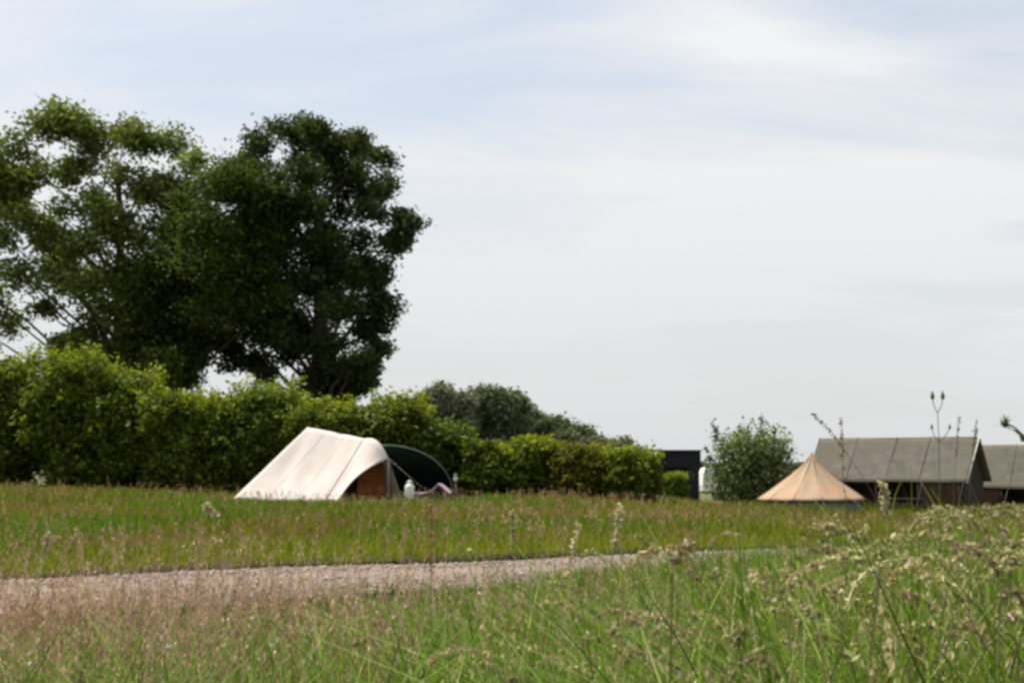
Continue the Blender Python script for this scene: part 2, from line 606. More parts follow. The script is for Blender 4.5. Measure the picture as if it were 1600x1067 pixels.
def make_tree(name, label, base_px, Y, trunk_top, blobs, n_per, leaf, c1, c2, trunk_r, dj, extra=0.5, mat='leaf', spread=.30, sub=9, fill=.7):
    bx = at(base_px, 700, Y)[0]
    base = np.array((bx, Y, float(gz(bx, Y))))
    root = empty(name, base)
    tag(root, label, 'tree', 'big trees behind the hedgerow')
    s = ppm(Y)
    B = []
    cx = np.mean([b[0] for b in blobs])
    hw = (max(b[0] for b in blobs) - min(b[0] for b in blobs)) / 2 / s
    for (px, py, r) in blobs:
        off = (px - cx) / s
        room = math.sqrt(max(hw * hw - off * off, .2))
        dy = rng.uniform(-1, 1) * room * dj
        p = at(px, py, Y)
        k = (Y + dy) / Y
        B.append((np.array((p[0] * k, Y + dy, HC + (p[2] - HC) * k)), r / s * k))
        if rng.random() < extra:
            dy2 = -dy + rng.uniform(-.4, .4) * room * dj
            k = (Y + dy2) / Y
            p = at(px + rng.uniform(-10, 10), py + rng.uniform(-8, 8), Y)
            B.append((np.array((p[0] * k, Y + dy2, HC + (p[2] - HC) * k)), r / s * k * .92))
    nmain = len(B)
    for _ in range(int(len(B) * fill)):
        i = rng.integers(0, len(B))
        near = [k for k in range(len(B)) if k != i and np.linalg.norm(B[k][0] - B[i][0]) < 2.6 * B[i][1]]
        if near:
            k = near[rng.integers(0, len(near))]
            q = rng.uniform(.3, .7)
            B.append((B[i][0] * q + B[k][0] * (1 - q) + rng.normal(size=3) * .15, rng.uniform(.55, .85)))
    P, S, C = [], [], []
    for c, r in B:
        n = int(n_per * r * r)
        P.append(blob_leaves(c, r, n, sub=sub, spread=spread))
        S.append(rng.uniform(leaf * .6, leaf * 1.35, n))
        cc = colour_mix(n, c1, c2)
        C.append(cc * rng.uniform(.8, 1.2))
    P, S, C = np.concatenate(P), np.concatenate(S), np.concatenate(C)
    V, Fc, Cc = leaves(P, S, C)
    fast_mesh('crown', V, Fc, M[mat], Cc, root, origin=base)
    # trunk and limbs
    tz = at(base_px, trunk_top, Y)[2]
    mb = MB()
    tp = []
    nseg = 9
    ph = rng.uniform(0, 6)
    for i in range(nseg + 1):
        t = i / nseg
        tp.append((base[0] + .25 * math.sin(t * 4 + ph) * t, base[1] + .25 * math.cos(t * 3.3 + ph) * t, base[2] - .2 + (tz - base[2]) * t))
    mb.tube(tp, [trunk_r * (1.35 if i == 0 else 1.0) * (1 - .72 * i / nseg) for i in range(nseg + 1)], 10)
    mb.build('trunk', M['bark'], root, True, origin=base)
    lb = MB()
    for c, r in B[:nmain]:
        if rng.random() < .35:
            continue
        hd = math.hypot(c[0] - base[0], c[1] - base[1])
        zs = min(max(c[2] - .75 * hd - .4, base[2] + .16 * (tz - base[2])), tz - .3)
        t = (zs - base[2]) / (tz - base[2])
        i = min(int(t * nseg), nseg - 1)
        q = t * nseg - i
        st = np.array(tp[i]) * (1 - q) + np.array(tp[i + 1]) * q
        mid = st * .5 + c * .5 + np.array((rng.uniform(-.55, .55), rng.uniform(-.5, .5), rng.uniform(-.1, .8)))
        r0 = trunk_r * (1 - .7 * t) * .30
        pts = [st, st * .7 + mid * .3 + rng.normal(size=3) * .08, mid, mid * .45 + c * .55 + rng.normal(size=3) * .12, c]
        lb.tube(pts, [r0, r0 * .8, r0 * .58, r0 * .36, r0 * .15], 6)
        for _ in range(3):
            d = rng.normal(size=3)
            d /= np.linalg.norm(d)
            e = c + d * r * .9
            m2 = c * .4 + mid * .2 + e * .4
            lb.tube([mid * .3 + c * .7, m2, e], [r0 * .28, r0 * .18, r0 * .06], 5)
    lb.build('limb', M['bark'], root, True, origin=base)
    return root


TY = 63.0
make_tree('broadleaf_tree', 'tall airy tree at left edge with sky showing through its crown', 176, TY, 250,
          [(20, 225, 34), (70, 196, 32), (110, 190, 32), (160, 214, 34), (215, 215, 32), (262, 222, 34), (300, 246, 28),
           (-40, 250, 45), (-90, 330, 50), (-70, 420, 50), (10, 285, 36), (60, 268, 28), (118, 262, 32), (40, 335, 34), (105, 325, 26), (0, 368, 32),
           (190, 270, 28), (225, 300, 32), (275, 300, 36), (180, 345, 34), (235, 370, 42), (130, 385, 32), (290, 380, 45),
           (30, 432, 36), (88, 428, 36), (-20, 470, 40), (140, 446, 36), (195, 425, 42), (250, 450, 48), (15, 505, 28),
           (72, 480, 26), (200, 495, 44), (150, 505, 30), (255, 520, 42), (135, 548, 30), (185, 560, 34), (230, 570, 36),
           (272, 585, 26), (108, 545, 26), (60, 375, 18), (170, 595, 30), (130, 580, 24), (-30, 520, 36), (95, 372, 26), (150, 310, 28), (10, 330, 30)],
          800, .115, (0.066, 0.088, 0.021), (0.20, 0.228, 0.058), .40, .55, .35, spread=.38, sub=9, fill=1.3)
make_tree('broadleaf_tree', 'dense olive green tree in the middle between two darker crowns', 262, TY - 1.5, 400,
          [(315, 300, 40), (365, 285, 42), (405, 300, 34), (285, 345, 44), (340, 355, 52), (400, 360, 46), (265, 410, 45),
           (320, 420, 55), (385, 425, 50), (275, 475, 48), (340, 480, 46), (395, 480, 36), (250, 530, 40), (300, 525, 34),
           (265, 575, 34), (235, 592, 34), (288, 588, 26), (300, 560, 24), (255, 610, 26), (190, 600, 30), (225, 470, 36), (210, 560, 34), (430, 330, 30), (420, 400, 40), (430, 460, 36)],
          1050, .105, (0.030, 0.044, 0.009), (0.085, 0.106, 0.020), .38, .75, .8, spread=.37, fill=1.0)
make_tree('broadleaf_tree', 'tall dark rounded tree with thick trunk, rightmost of the big trees', 494, TY, 300,
          [(400, 235, 36), (440, 208, 30), (478, 212, 30), (515, 228, 32), (556, 226, 30), (592, 250, 30), (430, 265, 38), (485, 270, 36),
           (545, 272, 36), (600, 288, 28), (375, 270, 30), (410, 320, 44), (470, 325, 40), (530, 325, 36), (585, 330, 34), (622, 335, 18), (632, 372, 20),
           (605, 378, 28), (555, 378, 36), (500, 380, 42), (440, 385, 48), (595, 425, 30), (545, 428, 38), (485, 440, 44), (425, 445, 46),
           (608, 468, 20), (580, 482, 28), (530, 485, 38), (470, 500, 44), (410, 505, 44), (375, 530, 30), (565, 520, 30), (515, 540, 36),
           (455, 550, 30), (400, 562, 26), (372, 565, 18), (575, 560, 22), (545, 575, 26), (510, 590, 26), (568, 598, 20), (535, 606, 22), (505, 608, 20), (575, 580, 20), (420, 585, 16), (440, 520, 34), (345, 520, 24), (480, 600, 22), (590, 540, 24), (600, 510, 22), (560, 600, 24), (360, 500, 30)],
          980, .105, (0.022, 0.034, 0.012), (0.072, 0.092, 0.032), .55, .65, .5, spread=.30, sub=8, fill=.8)


def make_shrub(name, label, x0, x1, top, Y, c1, c2, n_leaf, leaf=.12, depth=1.6, cat='shrub', group=None, mat='leaf', rag=1.0, stems=5, wide=1.0):
    cx = (x0 + x1) / 2
    s = ppm(Y)
    bx = at(cx, 700, Y)[0]
    base = np.array((bx, Y, float(gz(bx, Y))))
    root = empty(name, base)
    tag(root, label, cat, group)
    zt = at(cx, top, Y)[2]
    H = zt - base[2]
    hw = (x1 - x0) / 2 / s * wide
    rb = min(hw * .46, H * .30)
    n_leaf = int(n_leaf * 3.0)
    leaf *= .78
    blobs = []
    nb = max(9, int(10 * hw * H / (rb * rb) / 3.0))
    for i in range(nb):
        q = i / nb
        z = base[2] + rb * .7 + (H - 1.55 * rb) * ((i * .618) % 1.0)
        x = base[0] + rng.uniform(-1, 1) * max(hw - rb * .8, .05) * (1 - .4 * ((z - base[2]) / H) ** 2)
        y = Y + rng.uniform(-1, 1) * depth * .7
        blobs.append((np.array((x, y, z)), rb * rng.uniform(.8, 1.2)))
    for k in range(5):
        x = base[0] + (k - 2) / 2.2 * max(hw - rb * .7, .05)
        blobs.append((np.array((x, Y + rng.uniform(-.6, .8) * depth, zt - rb * rng.uniform(.85, 1.15) - .30 * rb * (k - 2) ** 2 * rng.uniform(.3, 1.2))), rb * rng.uniform(.75, 1.0)))
    P, C, S = [], [], []
    tot = sum(b[1] ** 2 for b in blobs)
    for c, r in blobs:
        n = int(n_leaf * r * r / tot)
        nc = 16
        cd = rng.normal(size=(nc, 3))
        cd /= np.linalg.norm(cd, axis=1)[:, None]
        cr = rng.uniform(.7, 1.12, nc) * r
        k_ = rng.integers(0, nc, n)
        p = c[None] + cd[k_] * cr[k_][:, None] + rng.normal(size=(n, 3)) * (r * .21 * rag) * np.array((1, 1, .8))
        inner = rng.random(n) < .2
        p[inner] = c[None] + rng.normal(size=(int(inner.sum()), 3)) * r * .45
        keep = p[:, 2] > gz(p[:, 0], p[:, 1]) - .02
        p = p[keep]
        P.append(p)
        C.append(colour_mix(len(p), c1, c2) * rng.uniform(.85, 1.15))
        S.append(rng.uniform(leaf * .6, leaf * 1.4, len(p)))
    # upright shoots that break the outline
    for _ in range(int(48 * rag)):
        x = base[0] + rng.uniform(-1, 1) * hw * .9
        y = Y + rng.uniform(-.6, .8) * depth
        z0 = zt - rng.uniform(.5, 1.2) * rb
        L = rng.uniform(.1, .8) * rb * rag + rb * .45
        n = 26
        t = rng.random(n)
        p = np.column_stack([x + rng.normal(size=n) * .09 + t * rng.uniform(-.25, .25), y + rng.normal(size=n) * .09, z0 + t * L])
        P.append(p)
        C.append(colour_mix(n, c1, c2, .6) * np.array((1.75, 1.65, 1.1)))    # shoots lightened in colour for sunlit hedge tops
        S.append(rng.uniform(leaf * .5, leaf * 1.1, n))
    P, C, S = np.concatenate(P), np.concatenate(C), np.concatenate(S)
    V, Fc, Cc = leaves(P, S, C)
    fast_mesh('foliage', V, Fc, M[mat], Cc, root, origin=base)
    mb = MB()
    for c, r in blobs[:stems + 4]:
        st = base + np.array((rng.uniform(-.5, .5) * hw, rng.uniform(-.4, .4) * depth, -.05))
        mid = st * .5 + c * .5 + rng.normal(size=3) * .1
        mb.tube([st, mid, c], [.06, .045, .015], 6)
    mb.build('stem', M['bark'], root, True, origin=base)
    return root


HG = 'shrubs of the hedgerow'
G1, G2 = (0.042, 0.062, 0.009), (0.165, 0.198, 0.025)
D1, D2 = (0.034, 0.052, 0.011), (0.085, 0.115, 0.022)
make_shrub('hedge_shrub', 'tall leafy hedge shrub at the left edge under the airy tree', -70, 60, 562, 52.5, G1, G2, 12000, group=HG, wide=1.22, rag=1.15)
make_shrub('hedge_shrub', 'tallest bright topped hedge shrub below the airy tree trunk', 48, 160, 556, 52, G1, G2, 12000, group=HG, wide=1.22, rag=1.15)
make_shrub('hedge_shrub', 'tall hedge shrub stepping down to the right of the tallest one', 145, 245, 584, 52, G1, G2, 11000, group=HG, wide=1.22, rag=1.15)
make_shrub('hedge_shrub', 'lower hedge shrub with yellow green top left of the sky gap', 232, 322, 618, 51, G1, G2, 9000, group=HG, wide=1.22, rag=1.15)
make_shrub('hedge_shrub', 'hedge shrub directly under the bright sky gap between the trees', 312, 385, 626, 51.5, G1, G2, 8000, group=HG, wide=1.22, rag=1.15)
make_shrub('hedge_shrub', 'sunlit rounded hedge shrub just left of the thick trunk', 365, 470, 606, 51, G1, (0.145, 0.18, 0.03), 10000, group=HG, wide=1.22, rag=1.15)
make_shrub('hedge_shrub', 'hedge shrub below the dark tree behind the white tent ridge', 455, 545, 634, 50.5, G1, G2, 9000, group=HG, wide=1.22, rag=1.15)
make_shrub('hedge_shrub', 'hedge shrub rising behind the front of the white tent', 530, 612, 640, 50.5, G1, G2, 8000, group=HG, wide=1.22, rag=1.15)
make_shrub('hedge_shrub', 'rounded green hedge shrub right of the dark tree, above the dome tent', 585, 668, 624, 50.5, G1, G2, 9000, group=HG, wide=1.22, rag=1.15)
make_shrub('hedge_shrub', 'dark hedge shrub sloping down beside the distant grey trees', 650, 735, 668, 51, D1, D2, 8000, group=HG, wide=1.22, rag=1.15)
BG = 'low bushes right of the camp'
make_shrub('low_bush', 'low green bush nearest the lilac camp chair', 722, 806, 694, 50, D1, G2, 8000, depth=1.2, group=BG)
make_shrub('low_bush', 'low bright green bush between the camp chair and the olive bush', 790, 880, 690, 50, G1, G2, 8000, depth=1.2, group=BG)
make_shrub('low_bush', 'olive yellowish low bush in the middle of the low row', 862, 960, 700, 49.5, (0.07, 0.075, 0.012), (0.13, 0.125, 0.02), 8500, depth=1.2, group=BG)
make_shrub('low_bush', 'last low bush of the row, beside the black shelter', 945, 1030, 704, 49, D1, G2, 8500, depth=1.2, group=BG)
make_shrub('small_bush', 'small light green bush in front of the black shelter opening', 1036, 1076, 742, 56, (0.06, 0.09, 0.016), (0.12, 0.16, 0.03), 2200, leaf=.08, depth=.5, cat='bush', stems=2)

# grey green willow bush with spiky shoots
wb = make_shrub('willow_bush', 'loose grey green willow bush with spiky shoots left of the sand tent', 1112, 1246, 680, 60,
                (0.085, 0.11, 0.04), (0.155, 0.185, 0.075), 3800, leaf=.10, depth=1.3, cat='bush', mat='leaf_dull', rag=1.2)
V_, C_, st_ = [], [], MB()
wo = np.array(wb.location)
for (bx_, by_, tx_, ty_) in ((1140, 705, 1112, 656), (1138, 700, 1118, 668), (1175, 690, 1192, 648), (1185, 690, 1196, 658), (1215, 705, 1230, 684),
                             (1205, 695, 1212, 668), (1125, 720, 1102, 700), (1160, 690, 1155, 664), (1222, 715, 1238, 700), (1170, 690, 1166, 668)):
    a_, b_ = at(bx_, by_ + 25, 60), at(tx_, ty_, 60)
    st_.tube([a_, a_ * .5 + b_ * .5 + rng.normal(size=3) * .05, b_], [.016, .011, .004], 5)
    t_ = rng.random(46) ** .8
    V_.append(a_[None] * (1 - t_[:, None]) + b_[None] * t_[:, None] + rng.normal(size=(46, 3)) * .06)
V_ = np.concatenate(V_)
vv, ff, cc = leaves(V_, rng.uniform(.05, .12, len(V_)), colour_mix(len(V_), (0.05, 0.075, 0.03), (0.09, 0.12, 0.05)))
fast_mesh('shoot_leaves', vv, ff, M['leaf_dull'], cc, wb, origin=wo)
st_.build('shoot', M['bark'], wb, True, origin=wo)


# distant trees
def far_tree(label, x0, x1, top, Y, c1, c2, n, lobes=7):
    cx = (x0 + x1) / 2
    s = ppm(Y)
    bx = at(cx, 700, Y)[0]
    base = np.array((bx, Y, float(gz(bx, Y))))
    root = empty('distant_tree', base)
    tag(root, label, 'tree', 'distant trees beyond the field')
    zt = at(cx, top, Y)[2]
    H = zt - base[2]
    hw = (x1 - x0) / 2 / s
    P = []
    n = int(n * 2.2)
    for i in range(lobes):
        r = hw * rng.uniform(.36, .5)
        a = math.pi * (i + .5) / lobes + rng.uniform(-.1, .1)
        c = base + np.array((math.cos(a) * (hw - r * .8), rng.uniform(-.5, .5) * hw, H * .40 + math.sin(a) ** .8 * (H * .60 - r * .9) * rng.uniform(.88, 1.05)))
        P.append(blob_leaves(c, r, n // lobes, sub=9, spread=.33))
    q = rng.random((n // 3, 3))
    P.append(base[None] + np.column_stack([(q[:, 0] * 2 - 1) * hw * .95, (q[:, 1] - .5) * hw, q[:, 2] * H * .66]))
    P = np.concatenate(P)
    V, Fc, C = leaves(P, rng.uniform(.14, .32, len(P)), colour_mix(len(P), c1, c2, bright=.12))
    fast_mesh('crown', V, Fc, M['leaf_dull'], C, root, origin=base)
    mb = MB()
    mb.tube([base, base + np.array((.1, 0, H * .35)), base + np.array((0, .1, H * .75))], [.3, .22, .07], 7)
    mb.build('trunk', M['bark'], root, True, origin=base)


FD1, FD2 = (0.10, 0.122, 0.066), (0.155, 0.18, 0.105)  # far leaf colours lightened to stand in for haze
far_tree('distant greyish tree left of the rounded one, beyond the hedge end', 645, 745, 602, 150, (0.13, 0.14, 0.095), (0.19, 0.20, 0.14), 7000)
far_tree('distant rounded dark tree above the low bushes', 718, 835, 602, 155, FD1, FD2, 8500)
far_tree('distant lower tree right beside the rounded dark one', 795, 890, 642, 165, FD1, FD2, 5000, 6)
far_tree('small distant tree on the falling line of far trees', 850, 945, 660, 175, FD1, FD2, 4000, 6)
far_tree('smallest distant tree at the right end of the far trees', 905, 1000, 680, 190, FD1, FD2, 3500, 5)

# far wood along the horizon: one mass
nf = 26000
fx = rng.uniform(-300, 420, nf)
fy = rng.uniform(560, 600, nf)
top = 2.0 + 5.5 * vnoise(fx, fx * 0, 34, 8) * (.6 + .8 * vnoise(fx, fx * 0, 9, 9))
top *= 1 - .55 * sstep(-20, 60, fx) * (1 - sstep(260, 330, fx))
fzv = rng.random(nf) ** .7 * top + gz(fx, fy)
V, Fc, C = leaves(np.column_stack([fx, fy, fzv]), rng.uniform(.7, 1.5, nf), colour_mix(nf, (0.06, 0.072, 0.045), (0.11, 0.125, 0.075)))
fw = fast_mesh('far_wood', V, Fc, M['leaf_dull'], C)
tag(fw, 'low dark wood along the far horizon', 'wood', kind='stuff')


# ------------------------------------------------------------------ white ridge tent
def wrinkle(nrm, amp, fu, fv, ph, sag=0.0):
    nrm = np.asarray(nrm, float)
    nrm = nrm / np.linalg.norm(nrm)

    def f(u, v):
        k = math.sin(math.pi * min(max(u, 0), 1)) * math.sin(math.pi * min(max(v, 0), 1))
        a = amp * (math.sin(fu * u * 6.28 + 3 * v + ph) * .6 + math.sin((fu * 1.7 * u + fv * v) * 6.28 + ph * 2) * .4)
        return nrm * (a * (.35 + .65 * k) - sag * k)
    return f


A = at(481, 667, 45.3)
B = at(570, 685, 44.2)
D = at(363, 779, 44.0)
C = at(508, 781, 42.75)
E = np.array((-6.85, 46.4, D[2]))
Fp = np.array((C[0] + 1.55, C[1] + 2.35, C[2]))
for p in (D, C, E, Fp):
    p[2] = float(gz(p[0], p[1])) + .03
tb = np.array((-6.2, 44.4, float(gz(-6.2, 44.4))))
tent = empty('ridge_tent', tb)
tag(tent, 'cream white cotton ridge tent with open rust coloured front below the hedge', 'tent', 'tents')
nside = np.cross(C - D, A - D)
nside = nside if nside[1] < 0 else -nside
mb = MB()
mb.cloth(D, C, B, A, 26, 20, wrinkle(nside, .030, 2.2, 1.5, .4, .09))
rp_ = mb.build('near_roof_panel', M['canvas_white'], tent, True, tb, solid=.006)
wf = wrinkle(nside, .030, 2.2, 1.5, .4, .09)
for u_ in (.34, .67):
    sm = [D * (1 - u_) * (1 - v_) + C * u_ * (1 - v_) + B * u_ * v_ + A * (1 - u_) * v_ + wf(u_, v_) + nside / np.linalg.norm(nside) * .004 for v_ in np.linspace(0, 1, 16)]
    MB().tube(sm, .007, 5).build('seam', M['canvas_white'], rp_, True, tb)
nfar = np.cross(Fp - E, A - E)
nfar = nfar if nfar[1] > 0 else -nfar
mb = MB()
mb.cloth(E, Fp, B, A, 20, 14, wrinkle(nfar, .018, 2.0, 1.2, 1.4, .05))
mb.build('far_roof_panel', M['canvas_white'], tent, True, tb, solid=.006)
mb = MB()
mb.cloth(E, D, A, A, 10, 12, wrinkle((-1, .2, .6), .012, 1.5, 1, .8, .04))
mb.build('rear_panel', M['canvas_white'], tent, True, tb, solid=.006)
# canopy: the flared porch in front, its edge hangs in a curve
B2 = at(590, 689, 43.6)
G = at(607, 716, 43.35)
C2 = at(526, 779, 42.35)
C2[2] = float(gz(C2[0], C2[1])) + .03
F2 = Fp + np.array((.62, -.25, 0))
mb = MB()
ncan = np.array((.75, -.6, .4))
arc = np.array((-.16, .05, .13))
lift = (B2 - (B + G) / 2) * 1.0
mb.cloth(C, C2, G, B, 12, 22, lambda u, v: arc * (math.sin(math.pi * v) * u * u) + lift * (math.sin(math.pi * u) * max(v, 0) ** 5)
         - ncan * (.07 * math.sin(math.pi * v) * math.sin(math.pi * u)) + ncan * .022 * math.sin(10 * u + 2.5 * v) * math.sin(math.pi * v) ** .5)
mb.build('near_canopy', M['canvas_white'], tent, True, tb, solid=.006)
mb = MB()
mb.cloth(Fp, F2, G, B, 12, 16, lambda u, v: np.array((-.05, -.1, .13)) * (math.sin(math.pi * v) * u * u) + lift * (math.sin(math.pi * u) * max(v, 0) ** 5))
mb.build('far_canopy', M['canvas_white'], tent, True, tb, solid=.006)
# inner tent front and open door flap
i0 = C * .78 + D * .22
i1 = Fp * .78 + E * .22
it = B * .86 + A * .14 - np.array((0, 0, .08))
mb = MB()
mb.cloth(i0 * .94 + i1 * .06, i0 * .06 + i1 * .94, it, it, 10, 10, wrinkle((.8, -.6, 0), .03, 2, 1, .3))
mb.build('inner_tent', M['canvas_rust'], tent, True, tb, solid=.006)
fa = at(561, 733, 43.75)
fb = at(600, 722, 44.1)
f0 = at(556, 782, 43.5)
f1 = at(602, 780, 44.2)
mb = MB()
mb.cloth(f0, f1, fb, fa, 14, 10, wrinkle((.6, -.8, 0), .045, 2.6, .6, 1.2))
mb.build('door_curtain', M['canvas_rust'], tent, True, tb, solid=.006)
pole_b = (C2 + F2) / 2
for q, (top_, bot_) in enumerate(((G - (0, 0, .01), np.array((G[0], G[1], tb[2]))), (A - (0, 0, .02), np.array((A[0], A[1], tb[2]))))):
    MB().tube([bot_, top_], .016, 8).build('pole', M['metal'], tent, True, tb)
for (a_, b_) in ((C2 + (0, 0, .35), C2 + (.5, -.9, -.03)), (D + (0, 0, .1), D + (-.7, -.5, -.03)), (A, E + (-2.0, .6, -.03)), (G, G + (1.7, -1.0, -G[2] + float(gz(G[0] + 1.7, 42.4))))):
    ropo = MB().tube([a_, (np.asarray(a_) + b_) / 2 - (0, 0, .03), b_], .003, 5).build('guy_rope', M['rope'], tent, True, tb)
    MB().tube([np.asarray(b_) - (0, 0, .1), np.asarray(b_) + (0, 0, .06)], .009, 5).build('peg', M['metal'], ropo, True, tb)

# dark green dome tent next to it
dc = at(604, 760, 46.6)
dc[2] = float(gz(dc[0], dc[1]))
dome = empty('dome_tent', dc)
tag(dome, 'dark green dome tent standing right behind the white ridge tent', 'tent', 'tents')
HR, HH, HD = 2.16, 1.78, 1.35


def dome_pt(a, b, k=1.0):
    """a along the long arch 0..pi, b across -1..1"""
    c = math.cos(a)
    s_ = max(math.sin(a), 0) ** .85
    wv = math.sqrt(max(1 - b * b, 0)) ** .9
    return np.array((-HR * c * k, HD * b * (0.25 + .75 * math.sin(a) ** .6) * k, HH * s_ * (.12 + .88 * wv) * k))


mb = MB()
na, nb_ = 30, 16
for i in range(na + 1):
    for j in range(nb_ + 1):
        mb.v.append(tuple(dome_pt(math.pi * i / na, -1 + 2 * j / nb_)))
for i in range(na):
    for j in range(nb_):
        a_ = i * (nb_ + 1) + j
        mb.f.append((a_, a_ + 1, a_ + nb_ + 2, a_ + nb_ + 1))
mb.build('flysheet', M['canvas_green'], dome, True)
for yb in (-.12,):
    mb = MB()
    pts = [dome_pt(math.pi * i / 30, yb, 1.008) for i in range(31)]
    mb.tube(pts, .028, 8).build('pole_sleeve', M['sleeve'], dome, True)
for sx in (-1, 1):
    rp = MB().tube([(sx * HR * .9, -.6, .5), (sx * (HR + .55), -1.2, 0)], .006, 5).build('guy_rope', M['rope'], dome)


# ------------------------------------------------------------------ camp things
def ground_at(px, Y):
    x = at(px, 760, Y)[0]
    return np.array((x, Y, float(gz(x, Y))))


p = ground_at(640, 42.4)
t = empty('water_canister', p)
tag(t, 'white plastic water canister on the grass right of the tent front', 'canister')
mb = MB().lathe([(0.0, .12), (.11, .12), (.135, .15), (.14, .26), (.136, .38), (.14, .48), (.12, .53), (.06, .56), (.045, .56), (.045, .60), (0, .60)], 20)
mb.build('body', M['white_plastic'], t, True)
MB().lathe([(0.0, .60), (.05, .60), (.052, .645), (.04, .655), (0, .655)], 14).build('cap', M['white_paint'], t, True)
MB().tube([(-.09, 0, .545), (-.07, 0, .62), (.0, 0.0, .68), (.07, 0, .62), (.09, 0, .545)], .012, 6).build('handle', M['white_paint'], t, True)
MB().box((0, 0, .06), (.26, .26, .12)).build('stand', M['wood'], t, bevel=.01)

p = ground_at(679, 42.8)
t = empty('camp_lounger', p, R(-8))
tag(t, 'low reclining camp chair with lilac fabric beside the white canister', 'chair')
mb = MB().cloth((-.62, -.28, .30), (-.05, -.28, .34), (-.05, .28, .34), (-.62, .28, .30), 10, 6, lambda u, v: (0, 0, -.05 * math.sin(math.pi * u) + .01 * math.sin(9 * v)))
mb.build('leg_rest', M['lilac'], t, True, solid=.02)
mb = MB().cloth((-.05, -.28, .34), (.16, -.28, .56), (.16, .28, .56), (-.05, .28, .34), 8, 6, lambda u, v: (0, 0, .02 * math.sin(7 * v)))
mb.build('seat', M['lilac'], t, True, solid=.02)
mb = MB().cloth((.16, -.29, .565), (.50, -.29, .28), (.50, .29, .28), (.16, .29, .565), 8, 6, lambda u, v: (0, -.01, .02 * math.sin(6 * v + 4 * u)))
mb.build('draped_blanket', M['lilac'], t, True, solid=.02)
mb = MB()
for sy in (-.29, .29):
    mb.tube([(-.64, sy, .29), (-.05, sy, .33), (.17, sy, .56), (.52, sy, .27)], .013, 6)
mb.build('frame', M['metal'], t, True)
for (x, y) in ((-.5, -.28), (-.5, .28), (.36, -.28), (.36, .28)):
    MB().tube([(x, y, .31 if x < 0 else .38), (x + (.1 if x > 0 else -.06), y, -.02)], .012, 6).build('leg', M['metal'], t, True)

p = ground_at(712, 43.2)
t = empty('camp_lantern', p)
tag(t, 'pale lantern on a short wooden post at the end of the camp', 'lantern')
MB().tube([(0, 0, -.05), (.01, 0, .35), (0, 0, .66)], [.035, .03, .03], 8).build('post', M['wood'], t, True)
MB().lathe([(0, .66), (.07, .66), (.075, .68), (.06, .69), (.06, .70)], 12).build('base', M['metal'], t, True)
MB().lathe([(.058, .70), (.062, .74), (.058, .80)], 12).build('lamp_glass', M['white_plastic'], t, True)
MB().lathe([(.06, .80), (.085, .81), (.05, .86), (.02, .88), (0, .885)], 12).build('cap', M['sleeve'], t, True)

p = ground_at(697, 43.6)
t = empty('wooden_crate', p, R(15))
tag(t, 'low dark wooden crate on the grass behind the lilac chair', 'crate')
for k in range(3):
    for sgn in (-1, 1):
        MB().box((0, sgn * .2, .06 + k * .11), (.72, .02, .095)).build('slat', M['wood_dark'], t)
        MB().box((sgn * .35, 0, .06 + k * .11), (.02, .38, .095)).build('slat', M['wood_dark'], t)
MB().box((0, 0, .02), (.68, .38, .02)).build('bottom', M['wood_dark'], t)

# ------------------------------------------------------------------ black shelter and white caravan
SY = 70.0
gl = at(836, 700, SY)
gr = at(1094, 703, SY)
shz = float(gz(gr[0], SY))
x0, x1 = gl[0], gr[0]
zt = gr[2]
sb = np.array(((x0 + x1) / 2, SY, shz))
sh = empty('black_shelter', sb)
tag(sh, 'long low black timber shelter with pale roof edge behind the low bushes', 'shelter')
hh = zt - shz
L = x1 - x0
# planked walls: rear, left end and the closed front part
mb = MB()
nb = int(L * .74 / .2)
for k in range(nb):
    mb.box((-L / 2 + .1 + k * .2, 0.0 + .012 * (k % 2), hh * .5 - .05), (.188, .03, hh - .1))
mb.build('front_boarding', M['black_board'], sh, bevel=.004)
mb = MB()
for k in range(int(L / .2)):
    mb.box((-L / 2 + .1 + k * .2, 3.0 + .012 * (k % 2), hh * .5 - .1), (.188, .03, hh - .2))
mb.build('rear_boarding', M['black_board'], sh, bevel=.004)
mb = MB()
for k in range(15):
    mb.box((-L / 2 - .02, .1 + k * .2, hh * .5 - .07), (.03, .188, hh - .16))
mb.build('end_boarding', M['black_board'], sh, bevel=.004)
MB().box((L / 2 - L * .13 + .0, -.03, hh - .45), (L * .265, .05, .78)).build('fascia', M['black_board'], sh, bevel=.01)
MB().box((L / 2 - .33, -.02, (hh - .85) / 2), (.52, .14, hh - .84)).build('post', M['black_board'], sh, bevel=.01)
MB().box((L / 2 - .12, 1.5, hh * .5 - .1), (.05, 2.9, hh - .2)).build('partition', M['black_board'], sh, bevel=.01)
MB().box((L / 2 - .1, 2.9, hh / 2 - .06), (.14, .14, hh - .14)).build('post', M['black_board'], sh, bevel=.01)
mb = MB()
nr = 60
for k in range(nr):          # corrugated roof
    xa = -L / 2 - .2 + (L * .77) * k / nr
    xb = -L / 2 - .2 + (L * .77) * (k + 1) / nr
    za, zb = (.02 if k % 2 else 0), (.02 if (k + 1) % 2 else 0)
    mb.add([(xa, -.25, hh + .02 + za), (xb, -.25, hh + .02 + zb), (xb, 3.2, hh - .12 + zb), (xa, 3.2, hh - .12 + za)], [(0, 1, 2, 3)])
mb.build('roof_sheet', M['pale_sheet'], sh, solid=.02)
MB().box((-L / 2 + L * .18, -.27, hh + .06), (L * .76, .03, .12)).build('roof_edge', M['pale_sheet'], sh, bevel=.005)
MB().box((L / 2 - L * .115, 1.45, hh - .02), (L * .25, 3.3, .06)).build('felt_roof', M['black_board'], sh, bevel=.01)

